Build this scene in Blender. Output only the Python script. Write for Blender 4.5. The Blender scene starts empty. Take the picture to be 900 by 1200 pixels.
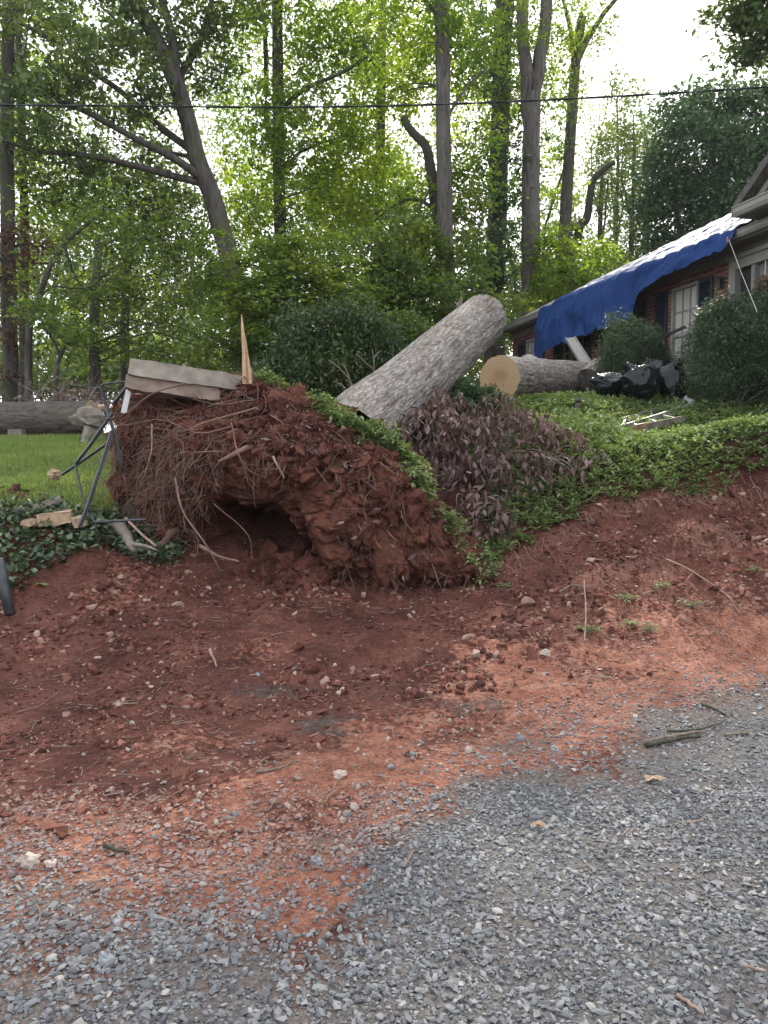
import bpy, math, random
import numpy as np
from mathutils import Vector, Matrix
S = bpy.context.scene
COL = S.collection
rng = np.random.default_rng(7)
random.seed(7)
R = math.radians

# ------------------------------------------------------------------ camera, sky, sun, exposure
F = 901.0; CAMZ = 1.6; PITCH = math.atan(60 / F)
cam_d = bpy.data.cameras.new('camera'); cam = bpy.data.objects.new('camera', cam_d); COL.objects.link(cam)
cam.location = (0, 0, CAMZ); cam.rotation_euler = (math.pi / 2 - PITCH, 0, 0)
cam_d.sensor_fit = 'VERTICAL'; cam_d.sensor_height = 36; cam_d.lens = 36 * F / 1200
cam_d.clip_start = .05; cam_d.clip_end = 2000
S.camera = cam
SUN_EL, SUN_AZ = R(40), R(14)          # sun ahead of the camera, a little to the right, above the trees
w = bpy.data.worlds.new('World'); S.world = w; w.use_nodes = True
wn = w.node_tree.nodes; wl = w.node_tree.links
bg = wn['Background']
sky = wn.new('ShaderNodeTexSky'); sky.sky_type = 'NISHITA'; sky.sun_disc = False
sky.sun_elevation = SUN_EL; sky.sun_rotation = SUN_AZ
sky.air_density = 1.0; sky.dust_density = 4.0; sky.ozone_density = 1.0
# thin bright cloud over the blue, everywhere on the dome
wtc = wn.new('ShaderNodeTexCoord'); wno = wn.new('ShaderNodeTexNoise'); wno.inputs['Scale'].default_value = 2.2; wno.inputs['Detail'].default_value = 6
wmr = wn.new('ShaderNodeMapRange'); wmr.inputs['From Min'].default_value = .3; wmr.inputs['From Max'].default_value = .6
wmr.inputs['To Min'].default_value = .55; wmr.inputs['To Max'].default_value = .95
wmx = wn.new('ShaderNodeMix'); wmx.data_type = 'RGBA'
wl.new(wtc.outputs['Generated'], wno.inputs['Vector']); wl.new(wno.outputs['Fac'], wmr.inputs['Value'])
wl.new(wmr.outputs['Result'], wmx.inputs['Factor']); wl.new(sky.outputs['Color'], wmx.inputs['A'])
wmx.inputs['B'].default_value = (8.0, 8.3, 8.7, 1)
wl.new(wmx.outputs['Result'], bg.inputs['Color'])
bg.inputs['Strength'].default_value = .13
sd = bpy.data.lights.new('sun', 'SUN'); sun = bpy.data.objects.new('sun', sd); COL.objects.link(sun)
sd.energy = 4.2; sd.angle = R(.6); sd.color = (1, .93, .80)
sdir = Vector((math.sin(SUN_AZ) * math.cos(SUN_EL), math.cos(SUN_AZ) * math.cos(SUN_EL), math.sin(SUN_EL)))
sun.rotation_euler = sdir.to_track_quat('Z', 'Y').to_euler()
S.view_settings.view_transform = 'Standard'; S.view_settings.look = 'None'
S.view_settings.exposure = 1.1; S.view_settings.gamma = 1
S.cycles.max_bounces = 8; S.cycles.transparent_max_bounces = 8

HAZE = .0004
# ------------------------------------------------------------------ helpers
def P(px, py, d):
    """world point at depth d (metres along +Y) that the photograph shows at pixel (px, py)"""
    a, b = (px - 450) / F, (600 - py) / F
    y = math.cos(PITCH) + b * math.sin(PITCH); z = -math.sin(PITCH) + b * math.cos(PITCH)
    k = d / y
    return Vector((a * k, d, CAMZ + z * k))
def ss(a, b, x):
    t = np.clip((x - a) / (b - a), 0, 1); return t * t * (3 - 2 * t)
def _h(i, j, k, s):
    n = (i * np.uint32(374761393) + j * np.uint32(668265263) + k * np.uint32(2147483647) + np.uint32(s * 974711 & 0xffffffff))
    n = (n ^ (n >> np.uint32(13))) * np.uint32(1274126177); n = n ^ (n >> np.uint32(16))
    return n.astype(np.float64) / 4294967295.0
def vn(p, s=0):
    p = np.asarray(p, float); f = np.floor(p); t = p - f; t = t * t * t * (t * (t * 6 - 15) + 10)
    i = f.astype(np.int64); i0 = (i & 0xffffffff).astype(np.uint32); i1 = ((i + 1) & 0xffffffff).astype(np.uint32)
    x0, y0, z0 = i0[:, 0], i0[:, 1], i0[:, 2]; x1, y1, z1 = i1[:, 0], i1[:, 1], i1[:, 2]
    with np.errstate(over='ignore'):
        L = lambda a, b, t: a + (b - a) * t
        tx, ty, tz = t[:, 0], t[:, 1], t[:, 2]
        a = L(L(_h(x0, y0, z0, s), _h(x1, y0, z0, s), tx), L(_h(x0, y1, z0, s), _h(x1, y1, z0, s), tx), ty)
        b = L(L(_h(x0, y0, z1, s), _h(x1, y0, z1, s), tx), L(_h(x0, y1, z1, s), _h(x1, y1, z1, s), tx), ty)
    return L(a, b, tz) * 2 - 1
def fbm(p, o=4, f=1.0, s=0, ridged=False):
    p = np.asarray(p, float); r = np.zeros(len(p)); a = 1.0; tot = 0
    for k in range(o):
        n = vn(p * f + k * 17.3, s + k)
        r += a * ((1 - 2 * np.abs(n)) if ridged else n); tot += a; a *= .5; f *= 2.03
    return r / tot

def cell(p, f, s=0):
    """(distance to the nearest of the jittered points, that point's own random value, gap to the second nearest)"""
    q = np.asarray(p, float) * f; b0 = np.floor(q).astype(np.int64); d1 = np.full(len(q), 9.); d2 = np.full(len(q), 9.); v = np.zeros(len(q))
    with np.errstate(over='ignore'):
        for di in (-1, 0, 1):
            for dj in (-1, 0, 1):
                for dk in (-1, 0, 1):
                    c = b0 + np.array([di, dj, dk]); u = (c & 0xffffffff).astype(np.uint32)
                    o = np.stack([_h(u[:, 0], u[:, 1], u[:, 2], s + m) for m in (1, 2, 3)], -1)
                    d = np.linalg.norm(c + o - q, axis=1); r = _h(u[:, 0], u[:, 1], u[:, 2], s + 7)
                    n = d < d1; d2 = np.where(n, d1, np.minimum(d2, d)); v = np.where(n, r, v); d1 = np.where(n, d, d1)
    return d1, v, d2 - d1
class MB:
    """collects verts and faces, links them as ONE mesh object"""
    def __init__(s): s.v = []; s.f = []; s.n = 0; s.a = {}; s.m = []
    def add(s, v, *faces, mi=0):
        v = np.asarray(v, float).reshape(-1, 3); s.v.append(v)
        for f in faces:
            f = np.asarray(f, np.int64)
            if len(f): s.f.append(f + s.n); s.m.append(np.full(len(f), mi))
        s.n += len(v); return s
    def box(s, lo, hi, mi=0, M=None):
        (a, b, c), (d, e, f) = lo, hi
        v = np.array([[a, b, c], [d, b, c], [d, e, c], [a, e, c], [a, b, f], [d, b, f], [d, e, f], [a, e, f]], float)
        if M is not None: v = np.array([M @ Vector(q) for q in v])
        return s.add(v, [[0, 3, 2, 1], [4, 5, 6, 7], [0, 1, 5, 4], [1, 2, 6, 5], [2, 3, 7, 6], [3, 0, 4, 7]], mi=mi)
    def beam(s, p, q, wd, ht, up=(0, 0, 1), mi=0):
        p, q = Vector(p), Vector(q); d = (q - p).normalized(); sx = d.cross(Vector(up)).normalized(); sz = sx.cross(d)
        v = []
        for c in (p, q):
            for i, j in ((-1, -1), (1, -1), (1, 1), (-1, 1)): v.append(c + sx * i * wd / 2 + sz * j * ht / 2)
        return s.add([list(x) for x in v], [[0, 1, 2, 3], [7, 6, 5, 4], [0, 4, 5, 1], [1, 5, 6, 2], [2, 6, 7, 3], [3, 7, 4, 0]], mi=mi)
    def tube(s, pts, rad, n=8, cap=True, jit=0, mi=0):
        pts = np.asarray([list(p) for p in pts], float); m = len(pts)
        rad = np.broadcast_to(np.asarray(rad, float), (m,))
        T = np.gradient(pts, axis=0); T /= np.linalg.norm(T, axis=1)[:, None] + 1e-9
        ref = np.array([0, 0, 1.]) if abs(T[0, 2]) < .9 else np.array([1., 0, 0])
        u = np.cross(T, ref); u /= np.linalg.norm(u, axis=1)[:, None] + 1e-9
        if abs(T[0, 2]) >= .9:
            pass
        v2 = np.cross(T, u)
        th = np.linspace(0, 2 * np.pi, n, endpoint=False)
        ring = u[:, None, :] * np.cos(th)[None, :, None] + v2[:, None, :] * np.sin(th)[None, :, None]
        rr = rad[:, None] * (1 + jit * rng.normal(size=(m, n))) if jit else rad[:, None] * np.ones((1, n))
        V = pts[:, None, :] + ring * rr[:, :, None]
        i = np.arange(m - 1)[:, None] * n; j = np.arange(n)[None, :]; j1 = (j + 1) % n
        Q = np.stack([i + j, i + j1, i + n + j1, i + n + j], -1).reshape(-1, 4)
        V = V.reshape(-1, 3); fs = [Q]
        if cap:
            V = np.vstack([V, pts[:1], pts[-1:]]); jj = np.arange(n); k = (jj + 1) % n
            fs.append(np.stack([k, jj, np.full(n, m * n)], -1)); b = (m - 1) * n
            fs.append(np.stack([b + jj, b + k, np.full(n, m * n + 1)], -1))
        return s.add(V, *fs, mi=mi)
    def mesh(s, name, mats, smooth=False):
        me = bpy.data.meshes.new(name)
        V = np.vstack(s.v) if s.v else np.zeros((0, 3))
        me.vertices.add(len(V)); me.vertices.foreach_set('co', V.astype(np.float32).ravel())
        tot = np.concatenate([np.full(len(f), f.shape[1]) for f in s.f]); loops = np.concatenate([f.ravel() for f in s.f])
        me.loops.add(len(loops)); me.loops.foreach_set('vertex_index', loops.astype(np.int32))
        me.polygons.add(len(tot)); st = np.concatenate([[0], np.cumsum(tot)[:-1]])
        me.polygons.foreach_set('loop_start', st.astype(np.int32)); me.polygons.foreach_set('loop_total', tot.astype(np.int32))
        me.polygons.foreach_set('use_smooth', np.full(len(tot), bool(smooth)))
        for m in (mats if isinstance(mats, (list, tuple)) else [mats]): me.materials.append(m)
        mi = np.concatenate(s.m)
        if mi.any(): me.polygons.foreach_set('material_index', mi.astype(np.int32))
        for k, arr in s.a.items():
            at = me.attributes.new(k, 'FLOAT', 'POINT'); at.data.foreach_set('value', np.asarray(arr, np.float32))
        me.update(calc_edges=True); me.validate()
        return me
    def obj(s, name, mats, parent=None, smooth=False, at=None):
        o = bpy.data.objects.new(name, s.mesh(name, mats, smooth)); COL.objects.link(o)
        if parent is not None: o.parent = parent
        if at is not None: o.location = at
        return o
def tag(o, label=None, cat=None, group=None, kind=None):
    for k, v in (('label', label), ('category', cat), ('group', group), ('kind', kind)):
        if v: o[k] = v
    return o
def empty(name, loc, label, cat, group=None, rz=0):
    o = bpy.data.objects.new(name, None); o.empty_display_size = .1; COL.objects.link(o)
    o.location = loc; o.rotation_euler = (0, 0, rz); return tag(o, label, cat, group)
def keep(o, parent):
    """parent o, built in world coordinates, under an unrotated empty"""
    o.parent = parent; o.location = Vector(o.location) - Vector(parent.location); return o
def copy(o, **kw):
    c = o.copy(); COL.objects.link(c)
    for k, v in kw.items(): setattr(c, k, v)
    return c

# ------------------------------------------------------------------ materials
class Mat:
    def __init__(s, name):
        s.m = bpy.data.materials.new(name); s.m.use_nodes = True; s.nt = s.m.node_tree; s.n = s.nt.nodes; s.n.clear()
        s.out = s.n.new('ShaderNodeOutputMaterial')
    def __call__(s, t, props=None, **inp):
        nd = s.n.new('ShaderNode' + t)
        for k, v in (props or {}).items(): setattr(nd, k, v)
        for k, v in inp.items():
            k = k.replace('_', ' ')
            sock = nd.inputs[int(k[1:])] if k[0] == 'i' and k[1:].isdigit() else nd.inputs[k]
            if isinstance(v, bpy.types.NodeSocket): s.nt.links.new(v, sock)
            else:
                if isinstance(v, (tuple, list)) and len(v) == 3 and sock.type == 'RGBA': v = (*v, 1)
                sock.default_value = v
        return nd
    def pos(s): return s('NewGeometry').outputs['Position']
    def ob(s): return s('TexCoord').outputs['Object']
    def noise(s, sc, det=4, vec=None, rough=.55, dist=0):
        return s('TexNoise', Scale=sc, Detail=det, Roughness=rough, Distortion=dist, Vector=vec if vec is not None else s.pos()).outputs['Fac']
    def vor(s, sc, vec=None, out='Distance', feat='F1'):
        return s('TexVoronoi', {'feature': feat}, Scale=sc, Vector=vec if vec is not None else s.pos()).outputs[out]
    def mr(s, v, a, b, c=0, d=1): return s('MapRange', Value=v, From_Min=a, From_Max=b, To_Min=c, To_Max=d).outputs['Result']
    def mix(s, f, a, b, mode='MIX'):
        nd = s('Mix', {'data_type': 'RGBA', 'blend_type': mode}, Factor=f)
        for k, v in (('A', a), ('B', b)):
            sk = [q for q in nd.inputs if q.name == k and q.type == 'RGBA'][0]
            if isinstance(v, bpy.types.NodeSocket): s.nt.links.new(v, sk)
            else: sk.default_value = (*v, 1)
        return [q for q in nd.outputs if q.type == 'RGBA'][0]
    def math(s, op, a, b=0.0): return s('Math', {'operation': op}, i0=a, i1=b).outputs[0]
    def ramp(s, f, *stops):
        nd = s('ValToRGB', Fac=f); e = nd.color_ramp.elements
        while len(e) < len(stops): e.new(.5)
        for q, (p, c) in zip(e, stops): q.position = p; q.color = (*c, 1)
        return nd.outputs['Color']
    def bump(s, h, st=.5, dist=.02): return s('Bump', Height=h, Strength=st, Distance=dist).outputs['Normal']
    def attr(s, n): return s('Attribute', {'attribute_name': n}).outputs['Fac']
    def rnd(s): return s('NewGeometry').outputs['Random Per Island']
    def surf(s, sh): s.nt.links.new(sh, s.out.inputs['Surface']); return s.m
    def bsdf(s, col, rough=.85, nrm=None, spec=.3, **kw):
        b = s('BsdfPrincipled', Base_Color=col, Roughness=rough, Specular_IOR_Level=spec, **kw)
        if nrm is not None: s.nt.links.new(nrm, b.inputs['Normal'])
        return s.surf(b.outputs[0])

def leaf_mat(name, c1, c2, c3, trans=.45, tcol=(1.25, 1.35, .5), rough=.45, spec=.3, big=.35, backlit=0):
    M = Mat(name); r = M.rnd()
    col = M.ramp(r, (0, c1), (.55, c2), (1, c3))
    n = M.noise(big, 2)
    col = M.mix(M.mr(n, .35, .65), M.mix(1, col, (.78, .84, .88), 'MULTIPLY'), col)
    if backlit: col = M.mix(M.mr(M.noise(.55, 3), .50, .64, 0, backlit), col, M.mix(1, col, (1.9, 1.55, .75), 'MULTIPLY'))  # patches lit from behind, painted as yellower leaf colour
    b = M('BsdfPrincipled', Base_Color=col, Roughness=rough, Specular_IOR_Level=spec)
    t = M('BsdfTranslucent', Color=M.mix(1, col, tcol, 'MULTIPLY'))
    return M.surf(M('MixShader', Fac=trans, i1=b.outputs[0], i2=t.outputs[0]).outputs[0])
def bark_mat(name, c1, c2, sc=(9, 9, 1.6), bump=.9, moss=0, dist=.03):
    M = Mat(name); v = M('Mapping', Vector=M.pos(), Scale=sc).outputs[0]
    n = M.noise(1.0, 5, v, .65, .6); n2 = M.noise(.6, 3)
    col = M.mix(M.mr(n, .35, .68), c1, c2)
    col = M.mix(M.mr(n2, .4, .7, 0, .5), col, tuple(.6 * q for q in c2))
    if moss: col = M.mix(M.mr(M.noise(.9, 4), .52, .62, 0, moss), col, (.05, .07, .025))
    return M.bsdf(col, .92, M.bump(n, bump, dist), .15)
M_OAKBARK = bark_mat('oak_bark', (.032, .028, .025), (.12, .107, .096), moss=.4)
M_GREYBARK = bark_mat('grey_bark', (.045, .039, .036), (.16, .142, .13))
M_DARKBARK = bark_mat('dark_bark', (.03, .027, .024), (.09, .08, .068), moss=.5)
M_TWIG = bark_mat('twig_bark', (.10, .085, .07), (.24, .20, .165), (20, 20, 20), .3)
M_PALETWIG = bark_mat('pale_twig', (.30, .23, .17), (.50, .41, .31), (20, 20, 20), .3)
M_OLDLOG = bark_mat('old_log_bark', (.04, .034, .029), (.15, .13, .112), (4, 16, 16), 1.0)
M_LEAF = leaf_mat('green_leaf', (0.081, 0.135, 0.027), (0.138, 0.207, 0.045), (0.231, 0.288, 0.059), .62, (1.35, 1.4, .5), backlit=0.65)
M_OAKLEAF = leaf_mat('oak_leaf', (0.059, 0.089, 0.039), (0.109, 0.145, 0.059), (0.190, 0.213, 0.086), .42, (1.1, 1.25, .6), backlit=0.35)
M_BACKLIT = leaf_mat('backlit_leaf', (0.132, 0.209, 0.022), (0.198, 0.286, 0.030), (0.297, 0.352, 0.045), .7, (1.4, 1.3, .35), .5, .2)  # yellow-green of sun shining through leaves, put into the base colour
M_PALELEAF = leaf_mat('pale_leaf', (0.092, 0.147, 0.055), (0.166, 0.221, 0.083), (0.239, 0.276, 0.110), .5, (1.2, 1.25, .6), backlit=0.5)
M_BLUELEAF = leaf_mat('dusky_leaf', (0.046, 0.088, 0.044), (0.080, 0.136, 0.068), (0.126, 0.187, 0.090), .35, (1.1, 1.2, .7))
M_UNDER = leaf_mat('understory_leaf', (0.068, 0.107, 0.037), (0.115, 0.164, 0.053), (0.194, 0.232, 0.082), .55, (1.3, 1.4, .5), backlit=0.6)
M_YEW = leaf_mat('yew_needle', (0.039, 0.065, 0.038), (0.070, 0.105, 0.055), (0.132, 0.174, 0.090), .2, (1.1, 1.2, .6), .5, .25, 1.5)
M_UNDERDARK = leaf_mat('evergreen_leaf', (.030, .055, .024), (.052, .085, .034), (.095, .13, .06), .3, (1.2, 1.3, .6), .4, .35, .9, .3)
M_DEADLEAF = leaf_mat('dead_leaf', (0.095, 0.054, 0.045), (0.169, 0.103, 0.091), (0.285, 0.196, 0.181), .2, (1.1, .9, .7), .6, .3, 2)
M_REDNEEDLE = leaf_mat('brown_needle', (.08, .035, .022), (.12, .055, .035), (.17, .09, .06), .25, (1.1, .9, .7), .6, .2, 2)
M_PACHY = leaf_mat('pachysandra_leaf', (0.118, 0.167, 0.061), (0.185, 0.241, 0.096), (0.296, 0.345, 0.173), .3, (1.2, 1.3, .5), .55, .25, 1.2)
M_IVY = leaf_mat('ivy_leaf', (0.033, 0.057, 0.030), (0.068, 0.102, 0.051), (0.180, 0.225, 0.128), .2, (1.1, 1.2, .6), .45, .4, 2)
M_GRASS = leaf_mat('grass_blade', (0.127, 0.179, 0.045), (0.196, 0.263, 0.075), (0.322, 0.357, 0.135), .4, (1.2, 1.25, .5), .5, .3, .8)

# ground: clay, churned dark soil, gravel fines, lawn and leaf litter, driven by where each of them lies
def ground_mat():
    M = Mat('ground'); p = M.pos()
    gr, cl, lw, fo, gy = (M.attr(k) for k in ('gravel', 'clay', 'lawn', 'litter', 'grey'))
    n1 = M.noise(2.2, 6); n2 = M.noise(22, 5); n3 = M.noise(90, 3)
    dirt = M.ramp(n1, (.3, (.082, .032, .025)), (.5, (.16, .063, .047)), (.7, (.25, .108, .08)))
    dirt = M.mix(M.mr(n2, .35, .7), M.mix(1, dirt, (.6, .55, .55), 'MULTIPLY'), dirt)
    clay = M.ramp(M.noise(6, 6), (.3, (.24, .096, .064)), (.55, (.37, .165, .11)), (.75, (.46, .25, .18)))
    clay = M.mix(M.mr(n2, .4, .62), M.mix(1, clay, (.72, .68, .68), 'MULTIPLY'), clay)
    c = M.mix(M.mr(M.math('ADD', cl, M.mr(n2, .3, .7, -.22, .22)), .38, .62), dirt, clay)
    grey = M.ramp(n2, (.3, (.05, .044, .04)), (.7, (.11, .098, .088)))
    c = M.mix(M.mr(M.math('ADD', gy, M.mr(M.noise(9, 6), .3, .7, -.55, .4)), .35, .8, 0, .75), c, grey)
    fines = M.ramp(M.vor(85, out='Color'), (0, (.07, .069, .069)), (.5, (.135, .134, .135)), (1, (.23, .225, .22)))
    fines = M.mix(M.mr(n1, .4, .7, 0, .6), fines, (.16, .125, .105)); fines = M.mix(M.mr(gr, .5, 1, .6, 0), fines, (.20, .125, .09))
    c = M.mix(M.mr(M.math('ADD', gr, M.mr(n2, .3, .7, -.3, .3)), .35, .65), c, fines)
    c = M.mix(lw, c, M.mix(n2, (.06, .085, .022), (.11, .14, .04)))
    c = M.mix(fo, c, M.ramp(n2, (.3, (.035, .028, .018)), (.7, (.10, .075, .045))))
    n4 = M.noise(48, 4, rough=.7); c = M.mix(M.mr(n4, .32, .6), M.mix(1, c, (.60, .56, .55), 'MULTIPLY'), M.mix(1, c, (1.1, 1.1, 1.1), 'MULTIPLY'))
    h = M.math('ADD', M.math('MULTIPLY', n2, .6), M.math('ADD', M.math('MULTIPLY', n3, .35), M.math('MULTIPLY', n4, .5)))
    return M.bsdf(c, .93, M.bump(h, 1.0, .045), .2)
M_GROUND = ground_mat()
def pebble_mat(name, dirty):
    M = Mat(name); r = M.rnd()
    c = M.ramp(r, (0, (.07, .073, .08)), (.4, (.135, .14, .15)), (.8, (.20, .205, .215)), (.97, (.27, .27, .27)), (1, (.37, .34, .31)))
    c = M.mix(M.mr(M.noise(60, 3), .3, .7, 0, .35), c, (.12, .115, .11))
    cl = M.attr('dust'); c = M.mix(M.math('MULTIPLY', cl, dirty), c, (.34, .16, .105))
    return M.bsdf(c, .7, M.bump(M.noise(120, 3), .3, .004), .35)
M_PEBBLE = pebble_mat('gravel_stone', .75)
def soil_mat(name, c1, c2, c3, streak=True):
    M = Mat(name)
    n1 = M.noise(3, 6, rough=.62); n2 = M.noise(28, 5); n3 = M.noise(9, 4)
    c = M.ramp(n1, (.28, c1), (.5, c2), (.72, c3))
    c = M.mix(M.mr(n2, .3, .7), M.mix(1, c, (.55, .5, .5), 'MULTIPLY'), c)
    if streak: c = M.mix(M.mr(n3, .6, .75, 0, .7), c, (.11, .085, .07))
    return M.bsdf(c, .95, M.bump(M.math('ADD', n2, M.math('MULTIPLY', M.noise(90, 3), .4)), 1, .03), .12)
M_ROOTSOIL = soil_mat('root_soil', (.06, .027, .020), (.135, .055, .039), (.25, .108, .074))
M_CLOD = soil_mat('clay_clod', (.075, .030, .024), (.135, .054, .041), (.22, .095, .07), False)
def clodmat():
    M = Mat('dirt_crumb'); r = M.rnd()
    c = M.ramp(r, (0, (.055, .023, .019)), (.5, (.115, .046, .036)), (.85, (.19, .082, .062)), (1, (.36, .27, .22)))
    cl = M.attr('dust'); c = M.mix(cl, c, (.34, .15, .10))
    return M.bsdf(c, .95, M.bump(M.noise(70, 4), .6, .01), .12)
M_CRUMB = clodmat()
def plain(name, c, rough=.6, var=.25, sc=8, bump=.2, spec=.3, metal=0.0, dist=.006):
    M = Mat(name); n = M.noise(sc, 5, M.ob())
    col = M.mix(M.mr(n, .3, .7), tuple(q * (1 - var) for q in c), tuple(min(1, q * (1 + var)) for q in c))
    return M.bsdf(col, rough, M.bump(n, bump, dist), spec, Metallic=metal)
M_ROOT = plain('root_wood', (.17, .10, .078), .85, .45, 6, .6)
M_PALEROOT = plain('pale_root', (.25, .175, .135), .85, .35, 12, .4)
M_CONC = plain('weathered_concrete', (.27, .24, .205), .9, .3, 7, .8, .2, dist=.012)
M_CONC2 = plain('stained_concrete', (.25, .195, .16), .9, .4, 6, .8, .2, dist=.012)
M_IRON = plain('painted_iron', (.028, .032, .036), .5, .5, 14, .3, .5)
M_STONE = plain('pale_stone', (.42, .35, .30), .8, .3, 12, .6)
M_GSTONE = plain('grey_stone', (.24, .25, .265), .75, .3, 16, .6)
M_SPLIT = plain('split_wood', (.44, .29, .18), .8, .3, 18, .4)
M_CHUNK = plain('cut_wood', (.38, .27, .18), .8, .25, 22, .4)
M_GREYWOOD = plain('weathered_timber', (.17, .145, .125), .9, .4, 9, .7)
M_WHITE = plain('white_paint', (.62, .62, .60), .6, .1)
M_TRIM = plain('cream_trim', (.23, .225, .205), .55, .12, 3)
M_SOFFIT = plain('soffit_paint', (.15, .135, .12), .6, .12, 2)
M_GUTTER = plain('gutter_metal', (.23, .22, .205), .4, .1, 2, .05, .5)
M_SHUT = plain('navy_shutter', (.022, .027, .043), .5, .2, 3, .1)
M_DOOR = plain('grey_door', (.17, .17, .165), .45, .15, 2, .1)
M_MORTAR = plain('mortar', (.33, .28, .25), .95, .2, 30, .4)
M_SHING = plain('shingle', (.09, .085, .08), .95, .4, 14, .8)
M_SIDING = plain('grey_siding', (.40, .40, .41), .6, .1, 2, .05)
M_ALU = plain('aluminium', (.27, .265, .25), .55, .3, 20, .1, .4, .3)
M_RUST = plain('worn_fibreglass', (.26, .15, .10), .6, .35, 10, .2)
M_CABLE = plain('cable_rubber', (.02, .021, .024), .45, .2)
M_STRING = plain('rope_fibre', (.28, .26, .24), .8, .2)
M_WREATH = plain('wreath_twig', (.17, .12, .075), .9, .5, 40, .8)
def brickmat():
    M = Mat('red_brick'); r = M('ObjectInfo').outputs['Random']; q = M.math('FRACT', M.math('ADD', r, M.rnd()))
    c = M.ramp(q, (0, (.09, .035, .027)), (.5, (.155, .056, .04)), (1, (.22, .095, .07)))
    c = M.mix(M.mr(M.noise(30, 4, M.ob()), .3, .7, 0, .4), c, (.10, .05, .04))
    return M.bsdf(c, .9, M.bump(M.noise(60, 3), .4, .005), .2)
M_BRICK = brickmat()
def glass():
    M = Mat('window_glass'); n = M.noise(1.5, 2)
    return M.bsdf((.03, .035, .04), .06, M.bump(n, .08, .05), .6)
M_GLASS = glass()
def curtain():
    M = Mat('pale_curtain'); v = M('Mapping', Vector=M.ob(), Scale=(22, 22, .6)).outputs[0]
    n = M.noise(1, 3, v)
    return M.bsdf(M.mix(n, (.30, .29, .25), (.52, .51, .46)), .35, M.bump(n, .5, .02), .5)
M_CURTAIN = curtain()
def tarpmat():
    M = Mat('blue_tarp'); n = M.noise(5, 5, M.ob()); n2 = M.noise(1.2, 3, M.ob())
    c = M.mix(M.mr(n2, .2, .8), (.014, .036, .12), (.018, .046, .155))
    weave = M('TexBrick', Scale=60.0, Vector=M.ob(), Mortar_Size=.01).outputs['Fac']
    return M.bsdf(c, M.mr(n, .3, .7, .5, .7), M.bump(M.math('ADD', n, M.math('MULTIPLY', M('TexNoise', {'noise_type': 'RIDGED_MULTIFRACTAL'}, Scale=1.6, Detail=3.0, Distortion=1.2, Vector=M.ob()).outputs['Fac'], .5)), .4, .05), .2, IOR=1.22)
M_TARP = tarpmat()
def bagmat():
    M = Mat('black_plastic'); n = M.noise(7, 5, M.ob(), .6, .8)
    n2 = M('TexNoise', {'noise_type': 'RIDGED_MULTIFRACTAL'}, Scale=4.5, Detail=4.0, Distortion=.6, Vector=M.ob()).outputs['Fac']
    return M.bsdf((.006, .007, .009), .17, M.bump(M.math('ADD', n, M.math('MULTIPLY', n2, .4)), .4, .03), .28)
M_BAG = bagmat()
def endgrain():
    M = Mat('end_grain'); v = M.ob()
    sep = M('SeparateXYZ', Vector=v); r = M.math('SQRT', M.math('ADD', M.math('POWER', sep.outputs[0], 2), M.math('POWER', sep.outputs[1], 2)))
    rings = M.math('SINE', M.math('ADD', M.math('MULTIPLY', r, 210), M.math('MULTIPLY', M.noise(3, 4, v), 40)))
    c = M.mix(M.mr(rings, -1, 1), (.35, .235, .13), (.50, .365, .235))
    c = M.mix(M.mr(M.math('ADD', r, M.mr(M.noise(4, 4, v), .3, .7, -.05, .05)), .06, .22), (.36, .22, .11), c)
    c = M.mix(M.mr(M.noise(3, 4, v), .45, .7, 0, .7), c, (.40, .27, .155)); c = M.mix(M.mr(M.noise(1, 4, M('Mapping', Vector=v, Scale=(6, 60, 6)).outputs[0]), .55, .75, 0, .35), c, (.30, .20, .12))
    return M.bsdf(c, .85, M.bump(M.noise(60, 3, v), .3, .005), .2)
M_ENDGRAIN = endgrain()
def logbark():
    M = Mat('poplar_bark'); d = M.attr('furrow')
    co = M('CombineXYZ', X=M.attr('bx'), Y=M.attr('by'), Z=M.math('MULTIPLY', M.attr('bz'), .24)).outputs[0]
    nz = M('TexNoise', Scale=11.0, Detail=4.0, Vector=co).outputs['Color']
    cw = M('VectorMath', {'operation': 'ADD'}, i0=co, i1=M('VectorMath', {'operation': 'MULTIPLY'}, i0=nz, i1=(.12, .12, .12)).outputs[0]).outputs[0]
    e1 = M('TexVoronoi', {'feature': 'DISTANCE_TO_EDGE'}, Scale=19.0, Vector=cw).outputs['Distance']
    e2 = M('TexVoronoi', {'feature': 'DISTANCE_TO_EDGE'}, Scale=42.0, Vector=cw).outputs['Distance']
    plates = M.math('MULTIPLY', M.mr(e1, 0, .2, .35, 1), M.mr(e2, 0, .25, .55, 1))
    fine = M.noise(1.0, 5, M('Mapping', Vector=co, Scale=(60, 60, 40)).outputs[0])
    h = M.math('ADD', M.math('MULTIPLY', plates, .55), M.math('MULTIPLY', fine, .55))
    c = M.ramp(M.math('ADD', h, M.mr(d, 0, 1, -.14, .1)), (.2, (.05, .042, .037)), (.5, (.17, .148, .132)), (.75, (.31, .28, .257)), (1, (.42, .39, .365)))
    c = M.mix(M.mr(M.noise(1.6, 4), .5, .72, 0, .6), c, M.mix(1, c, (.72, .60, .50), 'MULTIPLY'))
    c = M.mix(M.mr(M.noise(4.5, 4), .58, .7, 0, .45), c, (.34, .33, .30))
    return M.bsdf(c, .92, M.bump(h, 1, .02), .15)
M_LOGBARK = logbark()

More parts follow.
